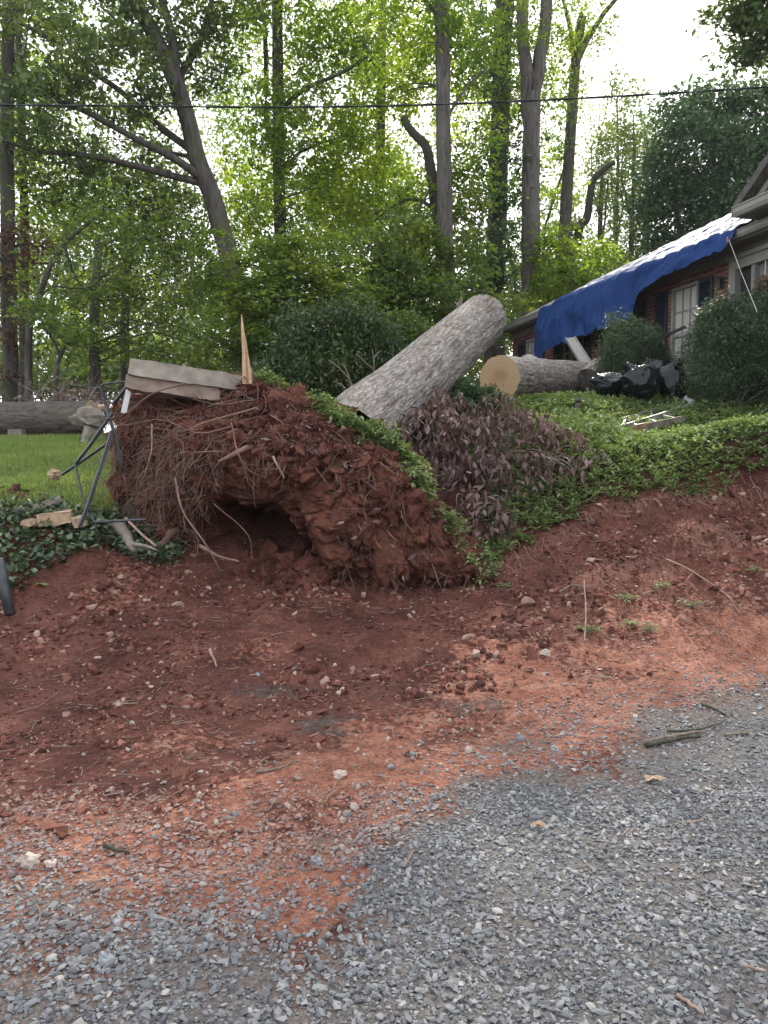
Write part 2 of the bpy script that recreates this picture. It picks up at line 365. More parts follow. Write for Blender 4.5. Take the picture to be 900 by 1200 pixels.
# ------------------------------------------------------------------ terrain
CP = []
for px, py, d in [(60, 800, 5.4), (60, 740, 6.2), (60, 700, 6.7), (40, 640, 7.3), (40, 602, 7.8), (60, 560, 9.2), (60, 515, 13.5),
                  (-150, 610, 7.6), (-150, 515, 13.5), (-150, 700, 6.7), (110, 640, 7.6), (150, 640, 7.9), (150, 700, 6.8), (300, 690, 7.2), (300, 740, 6.4), (400, 695, 7.2),
                  (500, 695, 7.1), (500, 740, 6.4), (590, 668, 7.5), (650, 640, 7.8), (650, 700, 6.8), (700, 602, 8.15), (700, 585, 8.35),
                  (700, 680, 7.0), (800, 572, 8.4), (800, 590, 8.15), (800, 650, 7.3), (800, 720, 6.4), (900, 550, 8.5), (900, 572, 8.25),
                  (900, 640, 7.4), (900, 700, 6.7), (900, 750, 6.2), (1050, 540, 8.8), (1050, 640, 7.4), (1050, 720, 6.6), (700, 500, 11), (800, 470, 12.6),
                  (900, 480, 12), (620, 480, 12), (590, 520, 9.6), (560, 590, 8.3), (1050, 472, 12.5), (800, 520, 10), (900, 515, 10)]:
    CP.append(tuple(P(px, py, d)))
CP += [(x, y, 0) for x in (-8, -4, 0, 4, 8) for y in (-4, 0, 2.2, 4)]
CP += [(3, 5.5, 0), (6, 6.0, .05), (0, 5.4, .0), (-3, 5.2, .02), (-6, 5.2, .03), (-1, 9.2, 1.0), (-2, 9.2, 1.15), (0, 9.4, 1.25), (0, 10.5, 1.75), (-2, 11, 1.6), (-1, 13, 1.95), (1, 11, 2.0),
       (4, 17, 2.62), (5, 14, 2.66), (8, 20, 2.7), (3, 20, 2.62), (9, 12, 2.5), (12, 9, 1.9), (1.5, 15, 2.5), (-8, 20, 2.3), (0, 20, 2.4), (-15, 25, 2.4), (0, 30, 2.8), (10, 35, 3.2),
       (-20, 40, 3), (25, 20, 2.8), (30, 40, 3.2), (0, 60, 3.6), (60, 60, 3.6), (-60, 60, 3.6), (-25, 12, 1.8), (-15, 8, 1.1), (20, 9, 1.8), (-20, 4, .1), (20, 4, .1), (0, -12, -.1),
       (30, -12, -.1), (-30, -12, -.1), (0, -60, -.5), (300, 0, 1), (-300, 0, 1), (0, 300, 4), (300, 300, 4), (-300, 300, 4), (0, -300, 0)]
CP = np.array(CP)
def _k(dx, dy): return -np.sqrt(dx * dx + dy * dy + .36)
_A = _k(CP[:, None, 0] - CP[None, :, 0], CP[:, None, 1] - CP[None, :, 1])
_n = len(CP); _B = np.zeros((_n + 1, _n + 1)); _B[:_n, :_n] = _A; _B[_n, :_n] = 1; _B[:_n, _n] = 1
_B[:_n, :_n] -= np.eye(_n) * .02
_W = np.linalg.solve(_B, np.append(CP[:, 2], 0))
def hz0(x, y):
    x = np.asarray(x, float).ravel(); y = np.asarray(y, float).ravel(); o = np.full(len(x), _W[_n])
    for i in range(_n): o += _W[i] * _k(x - CP[i, 0], y - CP[i, 1])
    return o
EX = np.array([-30, -3, -1.38, -.78, -.28, -.04, .49, 1.29, 2.88, 5, 9, 30.]); EY = np.array([2.9, 2.95, 2.9, 2.8, 2.75, 3.3, 4.0, 4.65, 5.77, 6.4, 6.6, 6.6])
def gravel_sd(x, y): return np.interp(x, EX, EY) - y            # > 0 on the gravel
LX = np.array([-30, -6, -3.55, -3.1, -2.7, -2.3, -1.9, -1.0, 1, 30.]); LY = np.array([7.6, 7.6, 7.75, 8.1, 8.8, 9.8, 10.5, 11.2, 13, 60.])
def lawn_sd(x, y): return np.minimum(y - np.interp(x, LX, LY), 14.6 + .02 * x - y)
CX = np.array([-30, .9, 1.05, 1.3, 1.75, 2.3, 2.9, 3.6, 4.2, 5.5, 30.]); CY = np.array([30, 12, 7.5, 7.7, 7.95, 8.2, 8.28, 8.3, 8.35, 8.45, 8.6])
def cover_sd(x, y): return y - np.interp(x, CX, CY)
def P3(x, y): return np.stack([x, y, np.zeros_like(x)], -1)
def rough_amp(x, y):
    g = ss(-.25, .5, gravel_sd(x, y)); d = 1 - g
    return d * ss(9.5, 8.3, y) * ss(-7, -4, x)
def hz(x, y):
    x = np.asarray(x, float).ravel(); y = np.asarray(y, float).ravel()
    p = P3(x, y); z = hz0(x, y); a = rough_amp(x, y)
    bank = ss(5.2, 6.6, y)
    z += a * (.045 + .045 * bank) * fbm(p, 4, 1.6, 3) + a * (.012 + .03 * bank) * fbm(p, 4, 7, 9) + a * bank * .022 * fbm(p, 2, 24, 31)
    z += .012 * fbm(p, 3, 2.2, 21)
    m = np.exp(-(((x + .55) / 1.1) ** 2 + ((y - 6.35) / .5) ** 2)); z += .10 * m * (1 + .8 * fbm(p, 3, 4, 5))   # loose spoil heap
    m = np.exp(-(((x - .15) / .9) ** 2 + ((y - 6.0) / .35) ** 2)); z += .07 * m
    return z
def gz(x, y): return float(hz([x], [y])[0])
def G(px, py, d0=4.0, d1=60.0):
    """first point of the terrain along the pixel's ray"""
    ds = np.linspace(d0 if d0 else 1.8, d1, 1500); q = np.array([P(px, py, 1.0)]) - np.array([[0, 0, CAMZ]])
    pts = np.array([0, 0, CAMZ]) + q * ds[:, None]
    z = hz(pts[:, 0], pts[:, 1]); k = np.argmax(pts[:, 2] <= z)
    return Vector((pts[k, 0], pts[k, 1], z[k]))
def terrain_normal(x, y, e=.06):
    return np.stack([-(hz(x + e, y) - hz(x - e, y)) / (2 * e), -(hz(x, y + e) - hz(x, y - e)) / (2 * e), np.ones(len(np.ravel(x)))], -1)
def clay_mask(x, y):
    m = np.zeros_like(x)
    for px, py, rx, ry, a in [(400, 915, 130, 45, 1.15), (365, 1060, 60, 50, .95), (280, 950, 60, 50, .85), (600, 805, 100, 45, .9), (760, 760, 160, 32, .8), (300, 985, 80, 45, .55), (60, 960, 90, 40, .5), (280, 790, 60, 30, .45),
                              (870, 740, 90, 30, .8), (480, 860, 90, 40, .75), (210, 870, 120, 35, .5), (700, 790, 90, 25, .7), (140, 690, 60, 22, .55), (120, 1010, 120, 40, .5), (250, 1030, 70, 30, .5)]:
        dd = CAMZ * F / (py - 540); c = P(px, py, dd)
        if py < 780: c = G(px, py, 4.5)
        sx = rx / F * c.y; sy = max(.16, ry / (py - 540) * c.y)
        m = np.maximum(m, a * np.exp(-((x - c.x) / sx) ** 2 - ((y - c.y) / sy) ** 2))
    return m
def grey_mask(x, y):
    m = np.zeros_like(x)
    for px, py, rx, ry in [(560, 833, 45, 14), (380, 852, 45, 16), (330, 812, 60, 10)]:
        c = P(px, py, CAMZ * F / (py - 540)); m = np.maximum(m, np.exp(-((x - c.x) / (rx / F * c.y)) ** 2 - ((y - c.y) / (ry / (py - 540) * c.y)) ** 2))
    return m
def axis(lo, dense0, dense1, hi, st, grow=1.16):
    a = list(np.arange(dense0, dense1, st)); s = st; q = dense1
    while q < hi: a.append(q); s = min(s * grow, 25); q += s
    a.append(hi); s = st * grow; q = dense0 - s
    while q > lo: a.insert(0, q); s = min(s * grow, 25); q -= s
    a.insert(0, lo); return np.array(a)
gx = axis(-400, -4.6, 5.6, 400, .036); gy = axis(-400, 1.9, 9.0, 500, .036)
X, Y = np.meshgrid(gx, gy); nx, ny = len(gx), len(gy)
xf, yf = X.ravel(), Y.ravel(); zf = hz(xf, yf)
p3 = P3(xf, yf)
gsd = gravel_sd(xf, yf); wob = .35 * fbm(p3, 4, 1.7, 41)
A_c0 = clay_mask(xf + .25 * fbm(p3, 3, 2.5, 57), yf + .2 * fbm(p3, 3, 2.5, 58)) * (.92 + .7 * fbm(p3, 4, 3, 55))
A_g = np.maximum(ss(-.30, .95, gsd + wob * 2.0 + .25 * fbm(p3, 4, 5, 44)), .55 * ss(-1.7, -.2, gsd + wob) * ss(-.1, .35, fbm(p3, 4, 2.6, 43)))
A_g *= 1 - .7 * ss(.3, .9, A_c0)
A_c = clay_mask(xf + .25 * fbm(p3, 3, 2.5, 57), yf + .2 * fbm(p3, 3, 2.5, 58)) * (.92 + .7 * fbm(p3, 4, 3, 55))
A_c = np.maximum(A_c, (.78 + .5 * fbm(p3, 4, 2.2, 59)) * np.exp(-((gsd + .15 + .5 * wob) / .72) ** 2) * ss(-2.6, -1.5, xf + .0 * yf))
A_l = ss(-.1, .25, lawn_sd(xf, yf) + .3 * fbm(p3, 3, 2, 61))
A_f = np.maximum(ss(13.5, 15.5, yf + .02 * xf), ss(.1, .5, cover_sd(xf, yf)) * .8) * (1 - A_l * .9)
A_f = np.maximum(A_f, ss(-4.5, -6, xf) * ss(5, 7, yf) * (1 - A_l))
A_y = grey_mask(xf, yf)
idx = np.arange(nx * ny).reshape(ny, nx)
Q = np.stack([idx[:-1, :-1], idx[:-1, 1:], idx[1:, 1:], idx[1:, :-1]], -1).reshape(-1, 4)
qx, qy = xf[Q].mean(1), yf[Q].mean(1)
wq = .35 * fbm(P3(qx, qy), 4, 1.7, 41)
zone = np.ones(len(Q), int)                                                     # 1 dirt
zone[(gravel_sd(qx, qy) + wq > 0)] = 0
zone[(lawn_sd(qx, qy) > 0)] = 2
zone[(zone == 1) & ((cover_sd(qx, qy) > 0) | (qy > 10.5) | (np.abs(qx) > 14))] = 3
for zi, nm in enumerate(('gravel_driveway', 'dirt_bank', 'lawn', 'forest_floor')):
    q = Q[zone == zi]; used, inv = np.unique(q.ravel(), return_inverse=True)
    b = MB(); b.add(np.stack([xf, yf, zf], -1)[used], inv.reshape(-1, 4))
    b.a = {'gravel': A_g[used], 'clay': A_c[used], 'lawn': A_l[used], 'litter': A_f[used], 'grey': A_y[used]}
    tag(b.obj(nm, M_GROUND, smooth=True), kind='structure')

# ------------------------------------------------------------------ scattered small stuff on the ground
ICO_V = None
def ico():
    t = (1 + 5 ** .5) / 2
    v = np.array([[-1, t, 0], [1, t, 0], [-1, -t, 0], [1, -t, 0], [0, -1, t], [0, 1, t], [0, -1, -t], [0, 1, -t], [t, 0, -1], [t, 0, 1], [-t, 0, -1], [-t, 0, 1]], float)
    f = np.array([[0, 11, 5], [0, 5, 1], [0, 1, 7], [0, 7, 10], [0, 10, 11], [1, 5, 9], [5, 11, 4], [11, 10, 2], [10, 7, 6], [7, 1, 8], [3, 9, 4], [3, 4, 2], [3, 2, 6], [3, 6, 8], [3, 8, 9], [4, 9, 5], [2, 4, 11], [6, 2, 10], [8, 6, 7], [9, 8, 1]])
    return v / np.linalg.norm(v[0]), f
IV, IF = ico()
OV = np.array([[1, 0, 0], [0, 1, 0], [-1, 0, 0], [0, -1, 0], [.3, .2, 1], [-.2, -.3, -1.]]); OF = np.array([[0, 1, 4], [1, 2, 4], [2, 3, 4], [3, 0, 4], [1, 0, 5], [2, 1, 5], [3, 2, 5], [0, 3, 5]])
CV = np.array([[-1, -1, -.8], [1, -.9, -.9], [.9, 1, -.8], [-.9, .9, -1], [-.8, -.7, .8], [.6, -.9, 1], [.8, .7, .7], [-.7, .8, .9]]) * .62
CF = np.array([[0, 3, 2], [0, 2, 1], [4, 5, 6], [4, 6, 7], [0, 1, 5], [0, 5, 4], [1, 2, 6], [1, 6, 5], [2, 3, 7], [2, 7, 6], [3, 0, 4], [3, 4, 7]])
def rand_rot(n):
    q = rng.normal(size=(n, 4)); q /= np.linalg.norm(q, axis=1)[:, None]; a, b, c, d = q.T
    return np.stack([np.stack([1 - 2 * (c * c + d * d), 2 * (b * c - a * d), 2 * (b * d + a * c)], -1), np.stack([2 * (b * c + a * d), 1 - 2 * (b * b + d * d), 2 * (c * d - a * b)], -1),
                     np.stack([2 * (b * d - a * c), 2 * (c * d + a * b), 1 - 2 * (b * b + c * c)], -1)], 1)
def rot_tilt(n, tilt):
    """yaw anything, tilt about a random horizontal axis"""
    yaw = rng.uniform(0, 2 * np.pi, n); t = rng.normal(0, tilt, n); ax = rng.uniform(0, 2 * np.pi, n)
    cz, sz = np.cos(yaw), np.sin(yaw); Z = np.zeros(n); O = np.ones(n)
    Rz = np.stack([np.stack([cz, -sz, Z], -1), np.stack([sz, cz, Z], -1), np.stack([Z, Z, O], -1)], 1)
    kx, ky = np.cos(ax), np.sin(ax); c, s = np.cos(t), np.sin(t); v = 1 - c
    Rt = np.stack([np.stack([kx * kx * v + c, kx * ky * v, ky * s], -1), np.stack([kx * ky * v, ky * ky * v + c, -kx * s], -1), np.stack([-ky * s, kx * s, c], -1)], 1)
    return Rt @ Rz
def lumps(name, x, y, size, mat, flat=.6, hi=True, sink=.25, jag=.25, dust=None, tilt=.35):
    n = len(x); V, Fc = (CV, CF) if hi == 2 else (IV, IF) if hi else (OV, OF)
    sc = np.stack([size * rng.uniform(.8, 1.35, n), size * rng.uniform(.65, 1, n), size * flat * rng.uniform(.7, 1.3, n)], -1)
    v = V[None] * (1 + rng.uniform(-jag, jag, (n, len(V), 1)))
    v = np.einsum('nij,nkj->nki', rand_rot(n), v * np.array([1.25, .95, .72])) * sc[:, None, :]     # broken, angular shapes
    v = np.einsum('nij,nkj->nki', rot_tilt(n, tilt), v)
    z = hz(x, y) + size * flat * (1 - 2 * sink) * .8
    v += np.stack([x, y, z], -1)[:, None, :]
    f = (Fc[None] + (np.arange(n) * len(V))[:, None, None]).reshape(-1, 3)
    b = MB(); b.add(v.reshape(-1, 3), f)
    b.a = {'dust': np.repeat(dust if dust is not None else np.zeros(n), len(V))}
    return b.obj(name, mat)
def view_ok(x, y, m=.25): return np.abs(x) < y * .5 + m
def scatter(n, x0, x1, y0, y1, dens, power=1.0):
    x = rng.uniform(x0, x1, n); y = y0 + (y1 - y0) * rng.random(n) ** power
    k = (rng.random(n) < dens(x, y)) & (view_ok(x, y, .45) | (view_ok(x, y, 2.1) & (rng.random(n) < .28))); return x[k], y[k]
def gdens(x, y):
    s = gravel_sd(x, y) + .5 * fbm(P3(x, y), 4, 1.7, 41); c = clay_mask(x + .25 * fbm(P3(x, y), 3, 2.5, 57), y + .2 * fbm(P3(x, y), 3, 2.5, 58)) * (.92 + .7 * fbm(P3(x, y), 4, 3, 55))
    return np.clip((.16 * ss(-2.0, -.8, s) + .84 * ss(-1.15, .45, s)) * (1 - .6 * ss(.35, 1., c)), 0, 1) * (.5 + .5 * ss(-.5, .3, fbm(P3(x, y), 3, 3.5, 77)))
x, y = scatter(68000, -3.5, 3.6, 2.0, 3.7, lambda x, y: gdens(x, y))
dd = ss(.5, -.6, gravel_sd(x, y) + .3 * fbm(P3(x, y), 3, 4, 19)) * rng.uniform(.2, 1, len(x))
q = np.arange(len(x)) % 3 == 0; sz = np.minimum(rng.lognormal(math.log(.0080), .45, len(x)), .019)
tag(lumps('gravel', x[q], y[q], sz[q], M_PEBBLE, .6, True, .25, .36, dd[q]), kind='stuff')
tag(lumps('gravel', x[~q], y[~q], sz[~q], M_PEBBLE, .6, 2, .25, .34, dd[~q]), kind='stuff')
x, y = scatter(70000, -4.6, 6.9, 3.7, 7.0, lambda x, y: gdens(x, y))
dd = ss(.5, -.6, gravel_sd(x, y) + .3 * fbm(P3(x, y), 3, 4, 19)) * rng.uniform(.2, 1, len(x))
tag(lumps('gravel', x, y, np.minimum(rng.lognormal(math.log(.0092), .45, len(x)), .021), M_PEBBLE, .55, 2, .25, .36, dd), kind='stuff')
# crumbs of soil on the churned bank
def ddens(x, y):
    s = -gravel_sd(x, y); n = fbm(P3(x, y), 3, 1.8, 88)
    return ss(.1, .9, s) * (.18 + .82 * ss(-.15, .35, n)) * (1 - .8 * ss(.4, .8, clay_mask(x, y))) * (cover_sd(x, y) < .1)
x, y = scatter(72000, -5.6, 6.8, 3.2, 8.4, ddens)
tag(lumps('soil_crumbs', x, y, np.minimum(rng.lognormal(math.log(.0085), .62, len(x)), .05), M_CRUMB, .7, 2, .3, .4, clay_mask(x, y) * .8, .8), kind='stuff')
x, y = scatter(19000, -5.6, 6.8, 5.0, 8.3, lambda x, y: ss(.6, 1.5, -gravel_sd(x, y)) * ss(-.05, .4, fbm(P3(x, y), 3, 1.3, 88)) * (cover_sd(x, y) < .05) * .6)
tag(lumps('soil_lumps', x, y, np.minimum(rng.lognormal(math.log(.019), .45, len(x)), .06), M_CRUMB, .75, True, .3, .42, None, .8), kind='stuff')
# splinters, fine root ends and dry leaf bits strewn over the dirt
b = MB(); x, y = scatter(3100, -5.6, 6.8, 2.6, 8.5, lambda x, y: ss(-.4, .8, -gravel_sd(x, y)) * .8 + .06)
z = hz(x, y)
for i in range(len(x)):
    L = rng.uniform(.03, .13) * (1.6 if rng.random() < .15 else 1); a = rng.uniform(0, 6.3); k = 4
    t = np.linspace(-.5, .5, k); bend = rng.normal(0, .25) * L
    pts = np.stack([x[i] + np.cos(a) * t * L - np.sin(a) * bend * (t * t), y[i] + np.sin(a) * t * L + np.cos(a) * bend * (t * t), np.zeros(k)], -1)
    pts[:, 2] = z[i] + .01 + rng.uniform(0, .02) * np.linspace(0, 1, k)
    b.tube(pts, rng.uniform(.0012, .0035), 3, False, mi=0 if rng.random() < .65 else 1)
tag(b.obj('litter', [M_PALEROOT, M_TWIG]), kind='stuff')

# ------------------------------------------------------------------ foliage helpers
def leaves(b, c, size, tilt=.55, wid=.5, droop=0., mi=0, var=.3):
    """one rhombic leaf per row of c"""
    c = np.asarray(c); n = len(c); az = rng.uniform(0, 2 * np.pi, n); el = rng.normal(-droop, tilt, n); ro = rng.normal(0, tilt, n)
    L = np.stack([np.cos(az) * np.cos(el), np.sin(az) * np.cos(el), np.sin(el)], -1)
    H = np.stack([-np.sin(az), np.cos(az), np.zeros(n)], -1); U = np.cross(L, H)
    W = H * np.cos(ro)[:, None] + U * np.sin(ro)[:, None]
    s = (size * (1 + var * rng.normal(size=n)).clip(.4, 2))[:, None]
    mid = c + L * s * rng.uniform(-.05, .15, (n, 1))
    V = np.stack([c - L * s * .5, mid + W * s * wid * .5, c + L * s * .5, mid - W * s * wid * .5], 1).reshape(-1, 3)
    b.add(V, np.arange(4 * n).reshape(-1, 4), mi=mi); return b
def ball(n, shell=0.):
    v = rng.normal(size=(n, 3)); v /= np.linalg.norm(v, axis=1)[:, None]
    r = rng.random(n) ** (1 / 3); return v * (shell + (1 - shell) * r)[:, None]
def clumps(centers, n, r, flat=.45):
    """n leaf positions in a flattened spray round every centre"""
    c = np.repeat(np.asarray(centers), n, axis=0); q = rng.normal(size=(len(c), 3)) * .5
    rr = np.repeat(np.broadcast_to(r, (len(centers),)), n)[:, None]
    q *= rr; q[:, 2] *= flat; q[:, 2] -= .25 * (q[:, 0] ** 2 + q[:, 1] ** 2) / rr[:, 0]
    return c + q
def spline(pts, n):
    p = np.array([list(q) for q in pts], float); m = len(p)
    if m == 2: return p[0] + (p[1] - p[0]) * np.linspace(0, 1, n)[:, None]
    pp = np.vstack([2 * p[0] - p[1], p, 2 * p[-1] - p[-2]]); t = np.linspace(0, m - 1, n); i = np.minimum(t.astype(int), m - 2); u = (t - i)[:, None]
    a, b_, c, d = pp[i], pp[i + 1], pp[i + 2], pp[i + 3]
    return .5 * (2 * b_ + (c - a) * u + (2 * a - 5 * b_ + 4 * c - d) * u ** 2 + (-a + 3 * b_ - 3 * c + d) * u ** 3)
def wig(pts, amp):
    pts = np.array(pts); n = len(pts); e = np.linspace(0, 1, n) * (1 - np.linspace(0, 1, n)) * 4
    return pts + np.cumsum(rng.normal(0, amp, (n, 3)), 0) * .5 * e[:, None]
def trunk_obj(name, pts, r0, r1, mat, parent, n=28, sides=12, flare=0.0, pw=1.0):
    q = spline(pts, n); t = np.linspace(0, 1, n) ** pw
    rad = r0 + (r1 - r0) * t + flare * r0 * np.exp(-np.arange(n) * 1.1)
    b = MB(); b.tube(q, rad, sides, True, .035); o = b.obj(name, mat, smooth=True); return keep(o, parent), q

DENS = 2.45
WOODS = 'trees of the wood behind the lawn and house'
def tree(name, label, trunk, d, w0, w1, bark, leafm, blobs, limbs=(), lsize=.13, nleaf=24, cl_r=.55, dens=1.0, extra=14, flat=.45, tilt=.6, top=None, pieces='', seed=0, gap=.0, cat='tree', group=WOODS):
    """trunk: pixels bottom to top at depth d; blobs: (px, py, rx, ry, depth offset, clumps) of the crown"""
    global rng
    rng = np.random.default_rng(100 + seed)
    base = P(trunk[0][0], trunk[0][1], d); base.z = gz(base.x, base.y) - .15
    e = empty(name, base, label, cat, group)
    pts = [base] + [P(px, py, d + (k * .0)) for k, (px, py) in enumerate(trunk[1:])]
    if top:
        dirv = (pts[-1] - pts[-2]).normalized(); pts += [pts[-1] + (dirv * .6 + Vector((0, 0, .5))) * q for q in np.linspace(0, top, 4)[1:]]
    k = d / F; o, q = trunk_obj('trunk', pts, w0 * k / 2, w1 * k / 2, bark, e, 34, 12, .35)
    nodes = [q]
    for lp, lw0, lw1 in limbs:
        lp3 = [P(a, b_, d + c) for a, b_, c in lp]
        o2, q2 = trunk_obj('branch', [Vector(wv) for wv in wig(spline(lp3, 12), .015 * d / 10)], lw0 * k / 2, lw1 * k / 2, bark, e, 20, 8); nodes.append(q2)
    nodes = np.vstack(nodes)
    C = []
    for px, py, rx, ry, dd, nc in blobs:
        c = np.array(P(px, py, d + dd)); kk = (d + dd) / F
        v = ball(max(1, int(nc * dens * DENS)), .3); C.append(c + v * np.array([rx * kk, max(1.2, (rx + ry) / 2 * kk * .9), ry * kk]))
    C = np.vstack(C) if C else np.zeros((0, 3))
    if gap: C = C[fbm(C, 2, .35, seed) > -gap]
    tw = MB()
    for c in C[rng.permutation(len(C))[:extra]]:
        dist = np.linalg.norm(nodes - c, axis=1) + 2.5 * np.maximum(0, nodes[:, 2] - c[2]); s = nodes[np.argmin(dist)]
        L = np.linalg.norm(c - s); mid = (s + c) / 2 + np.array([0, 0, .12 * L])
        tw.tube(wig(spline([s, mid, c], 9), .03 * L), np.linspace(max(.018, .012 * L), .008, 9), 5, False)
    if len(tw.v): tag(keep(tw.obj('twigs', bark, smooth=True), e), kind='stuff')
    if len(C):
        lb = MB(); rr = cl_r * rng.uniform(.6, 1.35, len(C)); leaves(lb, clumps(C, int(nleaf * 1.5), rr, flat), lsize * 1.06, tilt)
        keep(lb.obj('crown', leafm), e)
    return e
# (builders below use it)

# ------------------------------------------------------------------ the uprooted tree
fallen = empty('uprooted_tree', (0, 7.9, .3), 'huge uprooted tree with red clay root plate and leaning grey trunk', 'fallen tree')
AX = Vector((1.68, 3.0, 1.79)).normalized()
PL_C = np.array(P(345, 575, 7.9))
eu = np.array([.92, -.39, 0]); nh = np.array([-.39, -.92, 0]); al = R(15)
ev = math.cos(al) * np.array([0, 0, 1.]) + math.sin(al) * nh; nf = math.cos(al) * nh - math.sin(al) * np.array([0, 0, 1.])
def to_plate(px, py):
    r = np.array(P(px, py, 1.0)) - np.array([0, 0, CAMZ]); t = np.dot(PL_C - np.array([0, 0, CAMZ]), nf) / np.dot(r, nf)
    q = np.array([0, 0, CAMZ]) + r * t - PL_C; return np.dot(q, eu), np.dot(q, ev)
OUT = [(148, 478), (175, 462), (215, 460), (250, 456), (280, 450), (297, 441), (318, 452), (345, 470), (375, 484), (405, 499), (440, 520), (475, 553), (505, 590), (535, 635), (558, 672), (540, 700),
       (490, 705), (440, 705), (395, 705), (350, 690), (300, 664), (250, 662), (205, 648), (172, 625), (150, 600), (140, 560), (140, 515)]
uv = np.array([to_plate(*q) for q in OUT]); ang = np.arctan2(uv[:, 1], uv[:, 0]); rad_ = np.hypot(uv[:, 0], uv[:, 1]); o_ = np.argsort(ang); ang, rad_ = ang[o_], rad_[o_]
NT, NP = 420, 210
th = np.linspace(-np.pi, np.pi, NT, endpoint=False); Rt = np.interp(th, ang, rad_, period=2 * np.pi)
ph = np.linspace(.02, np.pi - .02, NP)
TH, PH = np.meshgrid(th, ph); RT = np.broadcast_to(Rt, TH.shape)
sp = np.sin(PH) ** .62; cp_ = np.cos(PH)
U = RT * sp * np.cos(TH); V_ = RT * sp * np.sin(TH)
front = np.where(cp_ > 0, .42 * np.sign(cp_) * np.abs(cp_) ** .8, 0)
back = np.where(cp_ < 0, -np.abs(cp_) ** 1.0 * .95, 0)
Dp = front + back
cu, cv = to_plate(316, 622); au, av = to_plate(378, 622)[0] - cu, to_plate(318, 588)[1] - cv
def cave(U, V):
    sh = U.shape; q = np.stack([U.ravel(), V.ravel(), 0 * U.ravel()], -1); c_, r_, g_ = cell(q, 5.5, 21)
    wb = (.55 * fbm(q, 3, 2.6, 33) + .5 * (r_ - .5)).reshape(sh); return _cave(U * (1 + 0 * wb) + .16 * wb, V + .13 * wb)
def _cave(U, V): return np.exp(-np.maximum(0, ((U - cu) / abs(au)) ** 2 + ((V - cv) / (abs(av) * 1.1)) ** 2) ** 2.2)
fr = (cp_ > 0).astype(float)
# undercut right half: the face bulges at the upper left and at the clay wall right of the hollow
bul = .22 * np.exp(-((U + .55) / .7) ** 2 - ((V_ - .45) / .5) ** 2) + .20 * np.exp(-((U - .55) / .3) ** 2 - ((V_ + .35) / .5) ** 2)
Dp = Dp + fr * (bul - 2.1 * cave(U, V_) * np.minimum(1, cp_ * 2.5))
Vp = PL_C + U[..., None] * eu + V_[..., None] * ev + Dp[..., None] * nf
Vp = Vp.reshape(-1, 3)
cen = PL_C + np.array([0, .3, 0])
dirn = Vp - cen; dirn /= np.linalg.norm(dirn, axis=1)[:, None]
dirn = .5 * dirn + .5 * nf * np.sign(Dp.ravel())[:, None] * fr.ravel()[:, None] + 1e-6; dirn /= np.linalg.norm(dirn, axis=1)[:, None]
lay = Vp.copy(); lay[:, 2] *= 1.35
wp = Vp + .10 * np.stack([fbm(Vp, 3, 3, 71), fbm(Vp, 3, 3, 72), fbm(Vp, 3, 3, 73)], -1)
c1, r1, g1 = cell(wp, 2.6, 3); c2, r2, g2 = cell(wp, 6.5, 5); c3, r3, g3 = cell(wp, 15, 9)
cells = .20 * (r1 - .5) * ss(0, .25, g1) + .11 * (r2 - .5) * ss(0, .3, g2) + .045 * (r3 - .5) * ss(0, .3, g3) - .05 * (1 - ss(0, .16, g1)) - .03 * (1 - ss(0, .18, g2))
disp = cells + .14 * fbm(Vp, 3, 1.7, 5) + .05 * fbm(lay, 4, 2.7, 8, True) + .045 * fbm(lay, 4, 8, 12) + .03 * fbm(Vp, 3, 24, 15, True)
Vp = Vp + dirn * disp[:, None]
ii = np.arange(NP - 1)[:, None] * NT; jj = np.arange(NT)[None, :]; j1 = (jj + 1) % NT
Qp = np.stack([ii + jj, ii + NT + jj, ii + NT + j1, ii + j1], -1).reshape(-1, 4)
b = MB(); capf = np.stack([np.arange(NT), (np.arange(NT) + 1) % NT, np.full(NT, NP * NT)], -1); lastr = (NP - 1) * NT
capb = np.stack([lastr + (np.arange(NT) + 1) % NT, lastr + np.arange(NT), np.full(NT, NP * NT + 1)], -1)
Vall = np.vstack([Vp, Vp[:NT].mean(0), Vp[lastr:].mean(0)])
b.add(Vall, Qp, capf, capb); keep(b.obj('root_plate', M_ROOTSOIL, smooth=True), fallen)
